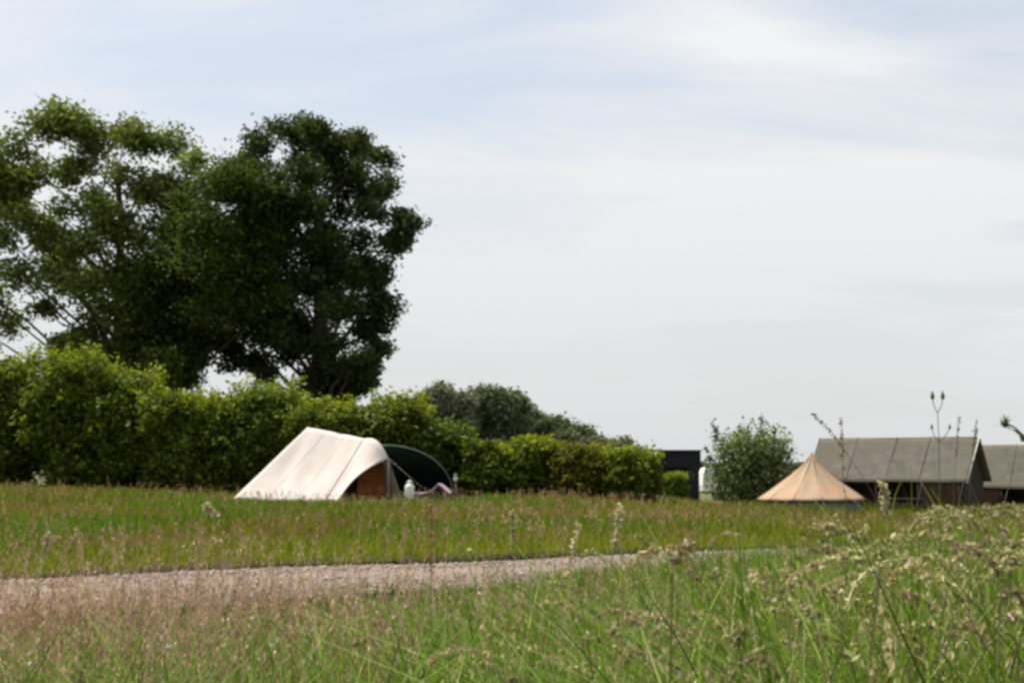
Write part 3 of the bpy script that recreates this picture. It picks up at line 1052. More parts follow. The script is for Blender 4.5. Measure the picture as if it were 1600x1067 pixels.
CY = 78.0
cp = ground_at(1120, CY)
car = empty('caravan', cp)
tag(car, 'small white caravan half hidden between the black shelter and willow bush', 'caravan')
zt_ = at(1100, 730, CY)[2] - cp[2]
prof = [(-1.35, .45), (-1.45, .8), (-1.38, zt_ - .32), (-1.2, zt_ - .06), (-.9, zt_), (1.0, zt_), (1.3, zt_ - .1), (1.5, zt_ - .4), (1.5, .7), (1.35, .45)]
prof = [(a * .62, b) for a, b in prof]
mb = MB()
npf = len(prof)
mb.add([(a, -.9, b) for a, b in prof] + [(a, .9, b) for a, b in prof],
       [tuple(range(npf)), tuple(reversed(range(npf, 2 * npf)))] + [(i, (i + 1) % npf + 0, (i + 1) % npf + npf, i + npf)[::-1] for i in range(npf)])
mb.build('body', M['white_paint'], car, bevel=.05)
MB().box((.1, -.915, zt_ * .62), (.5, .03, .34)).build('window', M['glass'], car, bevel=.01)
MB().box((.6, -.915, zt_ * .56), (.4, .03, .9)).build('door', M['white_paint'], car, bevel=.01)
for y in (-.8, .8):
    wv = []
    MB().tube([(0.1, y - .08, .28), (0.1, y + .08, .28)], .28, 18).build('wheel', M['rubber'], car)
MB().box((0, 0, .40), (1.6, 1.5, .08)).build('chassis', M['rubber'], car)
MB().tube([(-.85, 0, .4), (-1.5, 0, .42)], .05, 6).build('drawbar', M['metal'], car)

# ------------------------------------------------------------------ sand coloured bell tent
BY = 53.0
bp = ground_at(1267, BY)
bell = empty('bell_tent', bp)
tag(bell, 'sand coloured bell tent with pointed top in front of the grey tent', 'tent', 'tents')
apex = at(1271, 711, BY)[2] - bp[2]
eave = at(1271, 779, BY)[2] - bp[2]
RB = 84 / ppm(BY)
seg, ring = 48, 14
mb = MB()
for i in range(ring + 1):
    q = i / ring
    for k in range(seg):
        a = 2 * math.pi * k / seg
        r = .05 + (RB - .05) * q
        z = apex - (apex - eave) * (q ** .80)
        scal = abs(math.sin(a * 6))          # twelve panels sag between the seams
        z -= .045 * scal * math.sin(math.pi * min(q * 1.05, 1)) + .03 * scal * q
        r -= .05 * scal * q
        mb.v.append((r * math.cos(a) + .06 * (1 - q), r * math.sin(a), z + .008 * math.sin(a * 11 + q * 9)))
for i in range(ring):
    for k in range(seg):
        k2 = (k + 1) % seg
        mb.f.append((i * seg + k, (i + 1) * seg + k, (i + 1) * seg + k2, i * seg + k2))
mb.build('roof', M['canvas_sand'], bell, True, solid=.006)
for k in range(12):
    a = math.pi * k / 6
    pts = [((.05 + (RB - .05) * q) * math.cos(a) + .06 * (1 - q), (.05 + (RB - .05) * q) * math.sin(a), apex - (apex - eave) * q ** .80 + .008) for q in np.linspace(0, 1, 9)]
    MB().tube(pts, .010, 5).build('seam', M['canvas_sand'], bell, True)
mb = MB()
for j, zq in enumerate((0.02, .35, 1.0)):
    for k in range(seg):
        a = 2 * math.pi * k / seg
        r = RB - .20 - .02 * abs(math.sin(a * 6)) - (.02 if j == 0 else 0)
        mb.v.append((r * math.cos(a), r * math.sin(a), (eave + .02) * zq))
for i in range(2):
    for k in range(seg):
        k2 = (k + 1) % seg
        mb.f.append((i * seg + k, i * seg + k2, (i + 1) * seg + k2, (i + 1) * seg + k))
mb.build('side_wall', M['groundsheet'], bell, True, solid=.006)
MB().lathe([(.0, apex + .07), (.03, apex + .06), (.07, apex - .02), (.12, apex - .11), (.13, apex - .13)], 16, (.06, 0, 0)).build('top_cap', M['canvas_rust'], bell, True)
MB().tube([(.06, 0, 0), (.06, 0, apex + .1)], .025, 8).build('centre_pole', M['wood'], bell, True)
for k in range(10):
    a = 2 * math.pi * (k + .5) / 10
    a_ = np.array((RB * math.cos(a), RB * math.sin(a), eave))
    b_ = np.array(((RB + .9) * math.cos(a), (RB + .9) * math.sin(a), 0.0))
    rp = MB().tube([a_, b_], .0035, 5).build('guy_rope', M['rope'], bell)
    MB().tube([b_ - (0, 0, .1), b_ + (0, 0, .08)], .012, 5).build('peg', M['metal'], rp)


# ------------------------------------------------------------------ grey lodge tents
def lodge(base, L, hr, he, name_label, group='tents', dep=1.75, eave_l=0.0):
    t = empty('lodge_tent', base, R(-33))
    tag(t, name_label, 'tent', group)
    h2 = L / 2
    # near roof panel slopes to the camera
    def ridge_sag(u, v):
        k = math.sin(math.pi * u)
        scal = abs(math.sin(u * math.pi * 4))
        return (0, 0, -.02 * k * v - .03 * scal * math.sin(math.pi * v) + .012 * math.sin(13 * u + 5 * v))
    mb = MB().cloth((-h2 + .06, -dep, he), (h2 - .04, -dep, he), (h2, 0, hr), (-h2, 0, hr), 40, 10, ridge_sag)
    r1 = mb.build('near_roof', M['canvas_grey'], t, True, solid=.008)
    for q in (.0, .25, .5, .705, 1.0):
        a_ = np.array((-h2 + .06 + (L - .10) * q, -dep - .005, he + .008))
        b_ = np.array((-h2 + L * q, -.004, hr + .008))
        MB().tube([a_, b_], .014, 5).build('seam', M['canvas_grey'], r1)
    mb = MB().cloth((-h2 + .06, dep, he), (h2 - .04, dep, he), (h2, 0, hr), (-h2, 0, hr), 30, 8, ridge_sag)
    mb.build('far_roof', M['canvas_grey'], t, True, solid=.008)
    # white edging rope on the right verge of the near roof
    MB().tube([(h2 - .06, -dep - .01, he - .02), (h2 - .01, 0, hr + .012)], .022, 6).build('edge_webbing', M['pale_sheet'], t, True)
    # gable ends hang back from the verge, the right one coloured dark for its shade
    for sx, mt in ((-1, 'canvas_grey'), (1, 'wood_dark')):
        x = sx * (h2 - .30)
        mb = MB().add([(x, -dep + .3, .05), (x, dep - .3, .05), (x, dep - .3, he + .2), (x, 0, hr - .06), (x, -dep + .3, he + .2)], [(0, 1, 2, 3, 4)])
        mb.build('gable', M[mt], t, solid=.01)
    # open porch: inner front wall set back, its canvas coloured dark for the porch shade
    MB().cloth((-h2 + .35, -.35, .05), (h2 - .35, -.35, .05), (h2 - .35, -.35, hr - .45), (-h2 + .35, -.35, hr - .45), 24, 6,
               lambda u, v: (0, .05 * math.sin(u * 40) * (1 - v), 0)).build('inner_wall', M['canvas_shaded'], t, True, solid=.008)
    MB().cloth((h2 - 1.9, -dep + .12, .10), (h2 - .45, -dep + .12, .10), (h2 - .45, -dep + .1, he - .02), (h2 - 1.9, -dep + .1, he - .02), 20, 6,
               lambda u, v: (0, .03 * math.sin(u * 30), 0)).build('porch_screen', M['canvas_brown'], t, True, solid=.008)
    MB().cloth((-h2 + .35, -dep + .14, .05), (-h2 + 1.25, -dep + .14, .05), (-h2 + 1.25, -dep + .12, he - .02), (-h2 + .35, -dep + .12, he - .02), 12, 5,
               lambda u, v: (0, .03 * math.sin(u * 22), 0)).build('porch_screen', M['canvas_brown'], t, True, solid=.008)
    for x in (-h2 + .3, -h2 + 1.35, -.35, h2 - 1.95, h2 - .4):
        MB().tube([(x, -dep + .06, 0), (x, -dep + .06, he - .02)], .04, 8).build('porch_post', M['wood_dark'], t, True)
    MB().tube([(-h2 + .1, 0, hr - .05), (h2 - .1, 0, hr - .05)], .04, 8).build('ridge_pole', M['wood'], t, True)
    nb = 9
    for k in range(nb):
        MB().box((0, -dep - .05 + (k + .5) * .22 - .3, .09), (L - .7, .205, .04)).build('deck_board', M['wood'], t)
    for x in (-h2 + .6, 0, h2 - .6):
        MB().box((x, -dep + .7, .03), (.1, 2.0, .08)).build('joist', M['wood_dark'], t)
    for k in range(5):
        x = -h2 + .06 + (L - .28) * k / 4
        b_ = np.array((x, -dep - 1.0, 0.0))
        rp = MB().tube([(x, -dep, he), b_], .0035, 5).build('guy_rope', M['rope'], t)
        MB().tube([b_ - (0, 0, .1), b_ + (0, 0, .08)], .012, 5).build('peg', M['metal'], rp)
    return t


LY = 57.0
lp = ground_at(1404, LY)
lhr = at(1409, 683, LY)[2] - lp[2]
lhe = at(1409, 753, LY - 1.75)[2] - lp[2]
lodge(lp, 6.49, lhr, lhe, 'large grey canvas lodge tent with straight ridge and dark open porch')
LY2 = 62.0
lp2 = ground_at(1652, LY2)
lodge(lp2, 6.6, at(1600, 694, LY2)[2] - lp2[2], at(1600, 764, LY2 - 1.75)[2] - lp2[2], 'grey canvas tent cut off by the right edge of the picture')

bpn = ground_at(1412, 53.6)
t = empty('picnic_bench', bpn, R(4))
tag(t, 'dark wooden picnic bench on the grass before the grey tent porch', 'bench')
for k in range(4):
    MB().box((0, -.26 + k * .175, .66), (1.5, .165, .04)).build('table_board', M['wood_dark'], t)
for s_ in (-1, 1):
    MB().box((0, s_ * .68, .42), (1.5, .24, .04)).build('seat_board', M['wood_dark'], t)
    for x in (-.55, .55):
        MB().tube([(x, s_ * .75, 0), (x, s_ * .22, .64)], .045, 6).build('leg', M['wood_dark'], t)
for x in (-.55, .55):
    MB().box((x, 0, .37), (.05, 1.5, .09)).build('crossbar', M['wood_dark'], t)


# ------------------------------------------------------------------ grass
def strips(base, az, h, bend, width, segs, cols, face=None, taper=.8, tipcol=None):
    n = len(base)
    d = np.column_stack([np.cos(az), np.sin(az), np.zeros(n)])
    fa_ = az + math.pi / 2 + rng.normal(size=n) * .6 if face is None else face
    wv = np.column_stack([np.cos(fa_), np.sin(fa_), np.zeros(n)])
    V = np.empty((n, segs + 1, 2, 3))
    C = np.empty((n, segs + 1, 2, 3))
    for i in range(segs + 1):
        t = i / segs
        p = base + d * (h * bend * t * t)[:, None] + np.array((0, 0, 1.))[None] * (h * (t - .28 * bend * t * t))[:, None]
        ww = width * (1 - t) ** taper + width * .08
        V[:, i, 0] = p - wv * (ww / 2)[:, None]
        V[:, i, 1] = p + wv * (ww / 2)[:, None]
        c = cols if tipcol is None else cols * (1 - t) + tipcol * t
        C[:, i, 0] = c
        C[:, i, 1] = c
    k = (segs + 1) * 2
    b = (np.arange(n) * k)[:, None]
    q = np.concatenate([b + np.array([[2 * i, 2 * i + 1, 2 * i + 3, 2 * i + 2]]) for i in range(segs)], 1).reshape(-1, 4)
    return V.reshape(-1, 3), q, C.reshape(-1, 3)


def curve_pt(base, az, h, bend, t):
    d = np.column_stack([np.cos(az), np.sin(az), np.zeros(len(base))])
    return base + d * (h * bend * t * t)[:, None] + np.array((0, 0, 1.))[None] * (h * (t - .28 * bend * t * t))[:, None]


def panicles(base, az, h, bend, stem_w, stem_col, head_col, m, t0, size, spread):
    """stems with loose seed heads: returns V, F, C"""
    n = len(base)
    V, Fq, C = strips(base, az, h, bend, np.full(n, stem_w), 5, stem_col, taper=.25, tipcol=head_col)
    allP, allS, allC, U = [], [], [], []
    for j in range(m):
        t = t0 + (1.0 - t0) * (j + rng.random(n)) / m
        p = curve_pt(base, az, h, bend, t)
        fall = np.sin(np.pi * np.clip((t - t0) / (1 - t0) * .85 + .15, 0, 1))
        p = p + rng.normal(size=(n, 3)) * (spread * fall)[:, None]
        allP.append(p)
        allS.append(rng.uniform(.6, 1.4, n) * size)
        allC.append(head_col * rng.uniform(.75, 1.25, n)[:, None])
    P, S, Cc = np.concatenate(allP), np.concatenate(allS), np.concatenate(allC)
    nn = len(P)
    u = rng.normal(size=(nn, 3)) * .45
    u[:, 2] += 1
    u /= np.linalg.norm(u, axis=1)[:, None]
    v = np.cross(u, rng.normal(size=(nn, 3)))
    v /= np.linalg.norm(v, axis=1)[:, None]
    a = u * S[:, None]
    b = v * (S * .38)[:, None]
    LV = np.stack([P - a, P + b, P + a, P - b], 1).reshape(-1, 3)
    LF = np.arange(4 * nn).reshape(nn, 4) + len(V)
    return np.concatenate([V, LV]), np.concatenate([Fq, LF]), np.concatenate([C, np.repeat(Cc, 4, 0)])


def col(n, *cs):
    """random pick among colours, with variation"""
    k = rng.integers(0, len(cs), n)
    return np.asarray(cs, float)[k] * rng.uniform(.75, 1.25, n)[:, None]


# --- meadow beyond the path
n = 150000
yy = 13.0 + (58.0 - 13.0) * rng.random(n) ** 1.25
xx = rng.uniform(-1, 1, n) * (yy * .5 + 3)
pd = path_dist(xx, yy)
keep = (pd < .10) & ~((yy > 50) & (xx < 5))
xx, yy, pd = xx[keep], yy[keep], pd[keep]
n = len(xx)
patch = vnoise(xx, yy, 3.2, 10) * .65 + vnoise(xx, yy, 1.0, 11) * .35
patch2 = vnoise(xx, yy, 5.5, 12)
green = np.array((0.075, 0.135, 0.007))
lime = np.array((0.165, 0.180, 0.012))
tan = np.array((0.19, 0.13, 0.06))
ochre = np.array((0.125, 0.118, 0.018))
w_green = sstep(.45, .57, patch)[:, None]
cols = ochre * (1 - w_green) + green * w_green
w_lime = (sstep(-5.5, -.4, pd) * .85)[:, None]
cols = cols * (1 - w_lime) + lime * w_lime
w_och = (sstep(0, 7, xx) * .5 * rng.random(n))[:, None]
cols = cols * (1 - w_och) + np.array((0.17, 0.125, 0.022)) * w_och
dry = (rng.random(n) < (.06 + .16 * sstep(.45, .7, patch2)))
cols[dry] = tan
cols *= rng.uniform(.7, 1.3, n)[:, None]
h = rng.uniform(.10, .30, n) * (.7 + .7 * patch)
h *= 1 + .25 * sstep(.5, .8, patch2)
h *= np.where(pd > -1.0, .75, 1)
near_tent = (yy > 40) & (xx > -9) & (xx < -1)
h *= np.where(near_tent, .7, 1)
h *= 1 + .9 * (sstep(7.5, 9.5, xx) * sstep(45, 48, yy) * (1 - sstep(56, 58, yy)))
wid = np.clip(.0011 * yy, .012, .05) * rng.uniform(.7, 1.3, n)
V, Fq, C = strips(np.column_stack([xx, yy, gz(xx, yy) - .01 + np.where(pd > -1.2, .05, 0)]), rng.uniform(0, 6.283, n), h, rng.uniform(.1, .9, n), wid, 2, cols)
mg = fast_mesh('meadow_grass', V, Fq, M['grass'], C)
tag(mg, 'short green and ochre meadow grass between track and tents', 'grass', kind='stuff')

# fringe hanging over the edge of the path
n = 7000
tt = rng.uniform(-9, 24, n)
dd = rng.uniform(-.5, .03, n)
fxy = P0[None] + tt[:, None] * PD[None] + dd[:, None] * PN[None]
V, Fq, C = strips(np.column_stack([fxy, gz(fxy[:, 0], fxy[:, 1]) + .04]), rng.uniform(-2.6, .4, n), rng.uniform(.06, .2, n) * (.5 + vnoise(fxy[:, 0], fxy[:, 1], .6, 31)),
                  rng.uniform(.3, 1.6, n), rng.uniform(.008, .02, n), 3, col(n, (0.15, 0.17, 0.02), (0.10, 0.14, 0.016), (0.17, 0.15, 0.04)))
fr = fast_mesh('verge_grass', V, Fq, M['grass'], C)
tag(fr, 'ragged yellow green grass fringe along the far edge of the track', 'grass', kind='stuff')

# meadow seed heads, a reddish haze over the grass
n = 6500
yy = 13.5 + 36 * rng.random(n) ** 1.1
xx = rng.uniform(-1, 1, n) * (yy * .48 + 3)
keep = (path_dist(xx, yy) < -.3) & (vnoise(xx, yy, 2.6, 13) * .6 + vnoise(xx, yy, .9, 14) * .4 + .12 * rng.random(n) > .50)
xx, yy = xx[keep], yy[keep]
n = len(xx)
V, Fq, C = panicles(np.column_stack([xx, yy, gz(xx, yy)]), rng.uniform(0, 6.28, n), rng.uniform(.26, .50, n), rng.uniform(.05, .5, n), .006,
                    col(n, (0.13, 0.12, 0.035), (0.15, 0.105, 0.045)), col(n, (0.33, 0.21, 0.145), (0.28, 0.175, 0.12), (0.38, 0.29, 0.165)), 7, .62, .026, .028)
ms = fast_mesh('meadow_seed_heads', V, Fq, M['straw'], C)
tag(ms, 'reddish brown seed heads hazing over the meadow', 'seed heads', kind='stuff')


# --- tall grass on the camera side of the path
def spread_x(yy, half, flank=.22):
    """lateral positions: most in front, some on both flanks"""
    n = len(yy)
    u = rng.uniform(-1, 1, n)
    x = u * half
    fl = rng.random(n) < flank
    return np.where(fl, np.sign(u) * (half + np.abs(u) * 3.2), x)



def top_line(px):
    return np.interp(px, [-400, 0, 300, 600, 800, 1000, 1200, 1350, 1500, 1600, 2000], [985, 965, 945, 928, 896, 858, 838, 830, 806, 796, 785])


def fg_height(x, y):
    px = 800 + x / y * F
    cap = HC - (top_line(px) - 726) / F * y
    nat = .86 + .20 * sstep(-.1, 1.0, x) + .10 * (vnoise(x, y, .5, 20) - .5)
    return np.clip(np.minimum(nat, cap), .12, 1.2)


nt_ = 4600
ty_ = 1.25 + 13.5 * rng.random(nt_) ** 1.5
tx_ = spread_x(ty_, ty_ * .42 + .35)
ok = path_dist(tx_, ty_) > PWID - .1 + rng.uniform(-.2, .4, nt_)
tx_, ty_ = tx_[ok], ty_[ok]
nt_ = len(tx_)
vig = rng.uniform(.80, 1.15, nt_)                       # some tussocks stand higher than others
hue = rng.random(nt_)
tone = rng.uniform(.45, 1.6, nt_)
per = rng.integers(11, 24, nt_)
k = np.repeat(np.arange(nt_), per)
n = len(k)
ra = rng.uniform(0, 6.283, n)
rr = rng.random(n) ** .7 * .075 * np.clip(ty_[k] / 4, .8, 2)
xx = tx_[k] + np.cos(ra) * rr
yy = ty_[k] + np.sin(ra) * rr
h = fg_height(xx, yy) * vig[k] * np.where(rng.random(n) < .72, rng.beta(3, 1.5, n) * .45 + .58, rng.uniform(.25, .7, n))
cols = col(n, (0.066, 0.130, 0.006), (0.100, 0.168, 0.009), (0.044, 0.090, 0.008), (0.125, 0.160, 0.012))
yel = hue[k] > .72
cols[yel] = cols[yel] * .5 + np.array((0.17, 0.155, 0.03)) * .5
ol = rng.random(n) < .05
cols[ol] = col(int(ol.sum()), (0.24, 0.21, 0.085), (0.32, 0.27, 0.14))
cols *= tone[k][:, None] * np.array((.86, 1.0, .8))
tipc = cols * .9 + np.array((.26, .24, .09)) * .1
wid = rng.uniform(.006, .0155, n) * np.clip(yy / 4.5, .9, 1.7)
V, Fq, C = strips(np.column_stack([xx, yy, gz(xx, yy) - .01]), ra + rng.normal(size=n) * .5, h, rng.gamma(2.2, .24, n) + .04, wid, 5, cols, tipcol=tipc)
fg = fast_mesh('tall_grass', V, Fq, M['grass'], C)
tag(fg, 'tall fresh green grass tussocks filling the foreground', 'grass', kind='stuff')

# long arching leaf blades, nearest the camera
n = 8600
yy = 1.15 + 4.6 * rng.random(n) ** 1.3
xx = spread_x(yy, yy * .42 + .3)
hmax = fg_height(xx, yy)
cols = col(n, (0.09, 0.16, 0.012), (0.13, 0.19, 0.03), (0.19, 0.22, 0.08), (0.065, 0.12, 0.018), (0.24, 0.24, 0.11)) * rng.uniform(.40, 1.3, n)[:, None] * np.array((.92, 1.05, .8))
V, Fq, C = strips(np.column_stack([xx, yy, gz(xx, yy) - .01]), rng.uniform(0, 6.283, n), hmax * rng.uniform(.75, 1.25, n), rng.uniform(.35, 1.5, n),
                  rng.uniform(.006, .015, n), 8, cols, tipcol=cols * 1.25)
ab = fast_mesh('arching_grass', V, Fq, M['grass'], C)
tag(ab, 'long arching green leaf blades nearest the camera', 'grass', kind='stuff')

# short understorey so that no bare ground shows between the tall blades
n = 40000
yy = .6 + 14.3 * rng.random(n) ** 1.1
xx = spread_x(yy, yy * .46 + .5, .28)
keep = path_dist(xx, yy) > PWID - .05
xx, yy = xx[keep], yy[keep]
n = len(xx)
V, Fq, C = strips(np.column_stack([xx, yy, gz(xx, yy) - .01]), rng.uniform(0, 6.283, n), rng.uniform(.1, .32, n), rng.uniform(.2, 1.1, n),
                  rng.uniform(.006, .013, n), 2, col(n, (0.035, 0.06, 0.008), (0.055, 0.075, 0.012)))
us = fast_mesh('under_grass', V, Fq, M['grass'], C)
tag(us, 'dense short green grass at the foot of the tall blades', 'grass', kind='stuff')

# tan seed heads among the tall grass, mostly to the right
n = 1700
yy = 1.9 + 6.5 * rng.random(n) ** 1.2
xx = rng.uniform(-1, 1, n) * (yy * .42 + .3)
px = 800 + xx / yy * F
keep = (path_dist(xx, yy) > PWID) & (rng.random(n) < .25 + .75 * sstep(500, 1150, px))
xx, yy = xx[keep], yy[keep]
n = len(xx)
h = np.clip(fg_height(xx, yy) * rng.uniform(.85, 1.1, n), .25, 1.15)
V, Fq, C = panicles(np.column_stack([xx, yy, gz(xx, yy)]), rng.uniform(0, 6.28, n), h, rng.gamma(2.8, .28, n), .0034,
                    col(n, (0.16, 0.17, 0.05), (0.20, 0.18, 0.075)), col(n, (0.40, 0.34, 0.19), (0.48, 0.42, 0.26), (0.36, 0.26, 0.17), (0.30, 0.30, 0.13)), 30, .76, .0066, .0062)
sh_ = fast_mesh('grass_seed_heads', V, Fq, M['straw'], C)
tag(sh_, 'pale tan nodding seed heads among the tall grass', 'seed heads', kind='stuff')

# nodding heads: upright stems whose seed heads hang over in an arc, mostly to the right
n = 400
yy = 1.8 + 2.7 * rng.random(n)
xx = spread_x(yy, yy * .40 + .1, .12)
px = 800 + xx / yy * F
keep = rng.random(n) < np.interp(px, [0, 500, 900, 1300, 1700], [.0, .06, .3, 1, 1])
xx, yy, px = xx[keep], yy[keep], px[keep]
n = len(xx)
hh_ = HC - (top_line(px) + rng.uniform(-18, 190, n) - 726) / F * yy
az = rng.uniform(0, 6.28, n)
rad = rng.uniform(.028, .07, n)
phm = rng.uniform(1.7, 3.0, n)
dx, dy = np.cos(az), np.sin(az)
lean = rng.uniform(-.12, .12, (n, 2))
segs = 14
V = np.empty((n, segs + 1, 2, 3))
C = np.empty((n, segs + 1, 2, 3))
sc1 = col(n, (0.17, 0.19, 0.055), (0.22, 0.21, 0.09))
sc2 = col(n, (0.38, 0.35, 0.17), (0.44, 0.41, 0.22), (0.30, 0.31, 0.12), (0.36, 0.30, 0.17))
wv = np.column_stack([np.cos(az + 1.57), np.sin(az + 1.57), np.zeros(n)])
base = np.column_stack([xx, yy, gz(xx, yy)])
line = []
for i in range(segs + 1):
    if i <= 4:
        t = i / 4
        p = base + np.column_stack([lean[:, 0] * t * t, lean[:, 1] * t * t, (hh_ - rad) * t])
    else:
        ph_ = phm * (i - 4) / (segs - 4)
        st = rad * 1.35
        p = base + np.column_stack([lean[:, 0] + dx * st * (1 - np.cos(ph_)), lean[:, 1] + dy * st * (1 - np.cos(ph_)), hh_ - rad + rad * np.sin(ph_) * np.where(ph_ > 1.57, 1.0, 1)])
    line.append(p)
    wd_ = .0034 if i < 5 else .0026
    V[:, i, 0], V[:, i, 1] = p - wv * wd_ / 2, p + wv * wd_ / 2
    C[:, i, 0] = C[:, i, 1] = sc1 if i < 5 else sc2
k = (segs + 1) * 2
Fq = np.concatenate([(np.arange(n) * k)[:, None] + np.array([[2 * i, 2 * i + 1, 2 * i + 3, 2 * i + 2]]) for i in range(segs)], 1).reshape(-1, 4)
line = np.stack(line, 1)
m = 64
q = 5.5 + (segs - 5.5) * rng.random((n, m))
i0 = q.astype(int)
i1 = np.minimum(i0 + 1, segs)
fq = (q - i0)[..., None]
ar = np.arange(n)[:, None]
pos = line[ar, i0] * (1 - fq) + line[ar, i1] * fq + rng.normal(size=(n, m, 3)) * .0030
LV, LF, LC = leaves(pos.reshape(-1, 3), rng.uniform(.0038, .0078, n * m), np.repeat(sc2, m, 0) * rng.uniform(.65, 1.1, n * m)[:, None], up_bias=.1)
V = V.reshape(-1, 3)
nd = fast_mesh('nodding_seed_heads', np.concatenate([V, LV]), np.concatenate([Fq, LF + len(V)]), M['straw'], np.concatenate([C.reshape(-1, 3), LC]))
tag(nd, 'pale arching seed heads hanging over on thin stems at the right', 'seed heads', kind='stuff')

# reddish sorrel and fescue heads along the near edge of the path, mostly to the left
n = 6200
yy = 3.4 + 8.2 * rng.random(n)
xx = rng.uniform(-1, 1, n) * (yy * .42 + .3)
px = 800 + xx / yy * F
keep = (path_dist(xx, yy) > PWID - .7) & (rng.random(n) < np.interp(px, [-300, 350, 700, 1000, 1300], [1, .85, .36, .16, .05]))
xx, yy, px = xx[keep], yy[keep], px[keep]
n = len(xx)
capl = np.interp(px, [-400, 0, 300, 600, 900, 1200, 1600], [905, 895, 895, 895, 875, 855, 850]) + np.where(rng.random(n) < .18, rng.uniform(-95, -10, n), rng.uniform(-20, 115, n))
h = np.clip(np.minimum(HC - (capl - 726) / F * yy, .86), .22, .86)
V, Fq, C = panicles(np.column_stack([xx, yy, gz(xx, yy)]), rng.uniform(0, 6.28, n), h, rng.uniform(.03, .45, n), .0032,
                    col(n, (0.17, 0.11, 0.06), (0.14, 0.13, 0.05)), col(n, (0.46, 0.30, 0.235), (0.42, 0.28, 0.245), (0.50, 0.38, 0.26), (0.34, 0.19, 0.14)), 24, .52, .0085, .012)
so = fast_mesh('pink_seed_heads', V, Fq, M['straw'], C)
tag(so, 'pinkish red seed heads standing along the near edge of the track', 'seed heads', kind='stuff')


# ------------------------------------------------------------------ single plants that stand out
def bez(pts, n=14):
    """smooth line through the given points"""
    pts = [np.asarray(p, float) for p in pts]
    P = [2 * pts[0] - pts[1]] + pts + [2 * pts[-1] - pts[-2]]
    outp = []
    for i in range(1, len(P) - 2):
        for k in range(n):
            t = k / n
            a, b, c, d = P[i - 1], P[i], P[i + 1], P[i + 2]
            outp.append(.5 * ((2 * b) + (c - a) * t + (2 * a - 5 * b + 4 * c - d) * t * t + (3 * b - a - 3 * c + d) * t ** 3))
    outp.append(pts[-1])
    return outp


def stem_plant(name, label, cat, pix, Y, head, stem_col, head_col, r=.0022, hl=.3, group='single stems standing out of the grass', leafy=True):
    """pix: photo points from low to tip; the stem starts on the ground below the first"""
    P = [at(a, b, Y) for a, b in pix]
    foot = np.array((P[0][0] * .97, Y, float(gz(P[0][0], Y)) - .02))
    line = bez([foot] + P)
    root = empty(name, foot)
    tag(root, label, cat, group)
    m = len(line)
    mb = MB().tube(line, [r * (1 - .55 * i / m) for i in range(m)], 5)
    vv = np.array(mb.v)
    quads = np.array([f for f in mb.f if len(f) == 4])
    fast_mesh('stem', vv, quads, M['straw'], np.repeat(np.asarray(stem_col, float)[None], len(vv), 0), root, origin=foot)
    i0 = int(m * (1 - hl))
    L_ = np.array(line[i0:])
    if head == 'spike':
        k = 110
        q = rng.random(k) * (len(L_) - 1)
        i = q.astype(int)
        f = (q - i)[:, None]
        i2 = np.minimum(i + 1, len(L_) - 1)
        pos = L_[i] * (1 - f) + L_[i2] * f + rng.normal(size=(k, 3)) * r * 2.2
        V, Fc, C = leaves(pos, rng.uniform(2.2, 4.2, k) * r, np.asarray(head_col)[None] * rng.uniform(.75, 1.2, k)[:, None])
        fast_mesh('seed_head', V, Fc, M['straw'], C, root, origin=foot)
    elif head == 'flower':
        c = L_[-1]
        mb = MB()
        for a in range(9):
            an = 2 * math.pi * a / 9
            dv = np.array((math.cos(an), math.sin(an), .35 + .6 * (a % 2)))
            sd = np.array((-math.sin(an), math.cos(an), 0))
            rr = r * 9
            mb.add([c, c + dv * rr * .6 + sd * rr * .25, c + dv * rr, c + dv * rr * .6 - sd * rr * .25], [(0, 1, 2, 3)])
        mb.build('petals', M['white_paint'], root, origin=foot)
        MB().lathe([(0, r * 2.5), (r * 2, r * 2), (r * 2.6, 0), (0, -r)], 10, tuple(c)).build('disc', M['canvas_sand'], root, True, origin=foot)
    if leafy and head != 'flower':
        kk = max(1, int(m * .3))
        a = line[kk]
        az_ = rng.uniform(0, 6.28)
        bl, bf, bc = strips(np.array([a]), np.array([az_]), np.array([.16]), np.array([1.2]), np.array([r * 3.2]), 4, np.array([[.11, .14, .03]]))
        fast_mesh('leaf_blade', bl, bf, M['grass'], bc, root, origin=foot)
    return root


TAN = (0.40, 0.34, 0.21)
PALE = (0.50, 0.43, 0.29)
GRN = (0.20, 0.22, 0.08)
RED = (0.22, 0.115, 0.065)
stem_plant('grass_stem', 'pale straight grass spike standing highest in the middle of the meadow', 'grass stem', [(955, 900), (962, 850), (968, 790)], 5.2, 'spike', TAN, PALE, .0028, .36)
stem_plant('grass_stem', 'long pale leaning grass stem left of the straight pale spike', 'grass stem', [(872, 950), (888, 890), (905, 812)], 4.8, 'spike', TAN, PALE, .0026, .45)
stem_plant('dock_stem', 'thin reddish dock stalk rising in front of the lilac chair', 'dock stalk', [(673, 930), (674, 850), (671, 765)], 5.6, 'spike', RED, (0.26, 0.15, 0.09), .0026, .62)
stem_plant('grass_stem', 'bent pale grass head above the reddish seed haze at left', 'grass stem', [(308, 880), (312, 820), (324, 790), (337, 808)], 6.0, 'spike', TAN, PALE, .0028, .34)
stem_plant('grass_stem', 'small pale grass stem at far left above the green patch', 'grass stem', [(60, 905), (68, 870), (74, 835)], 6.0, 'spike', TAN, TAN, .0028, .35)
stem_plant('grass_stem', 'slim green grass stem between the dock stalk and the pale stems', 'grass stem', [(803, 900), (801, 850), (800, 796)], 6.0, 'spike', GRN, (0.30, 0.27, 0.14), .0026, .35)
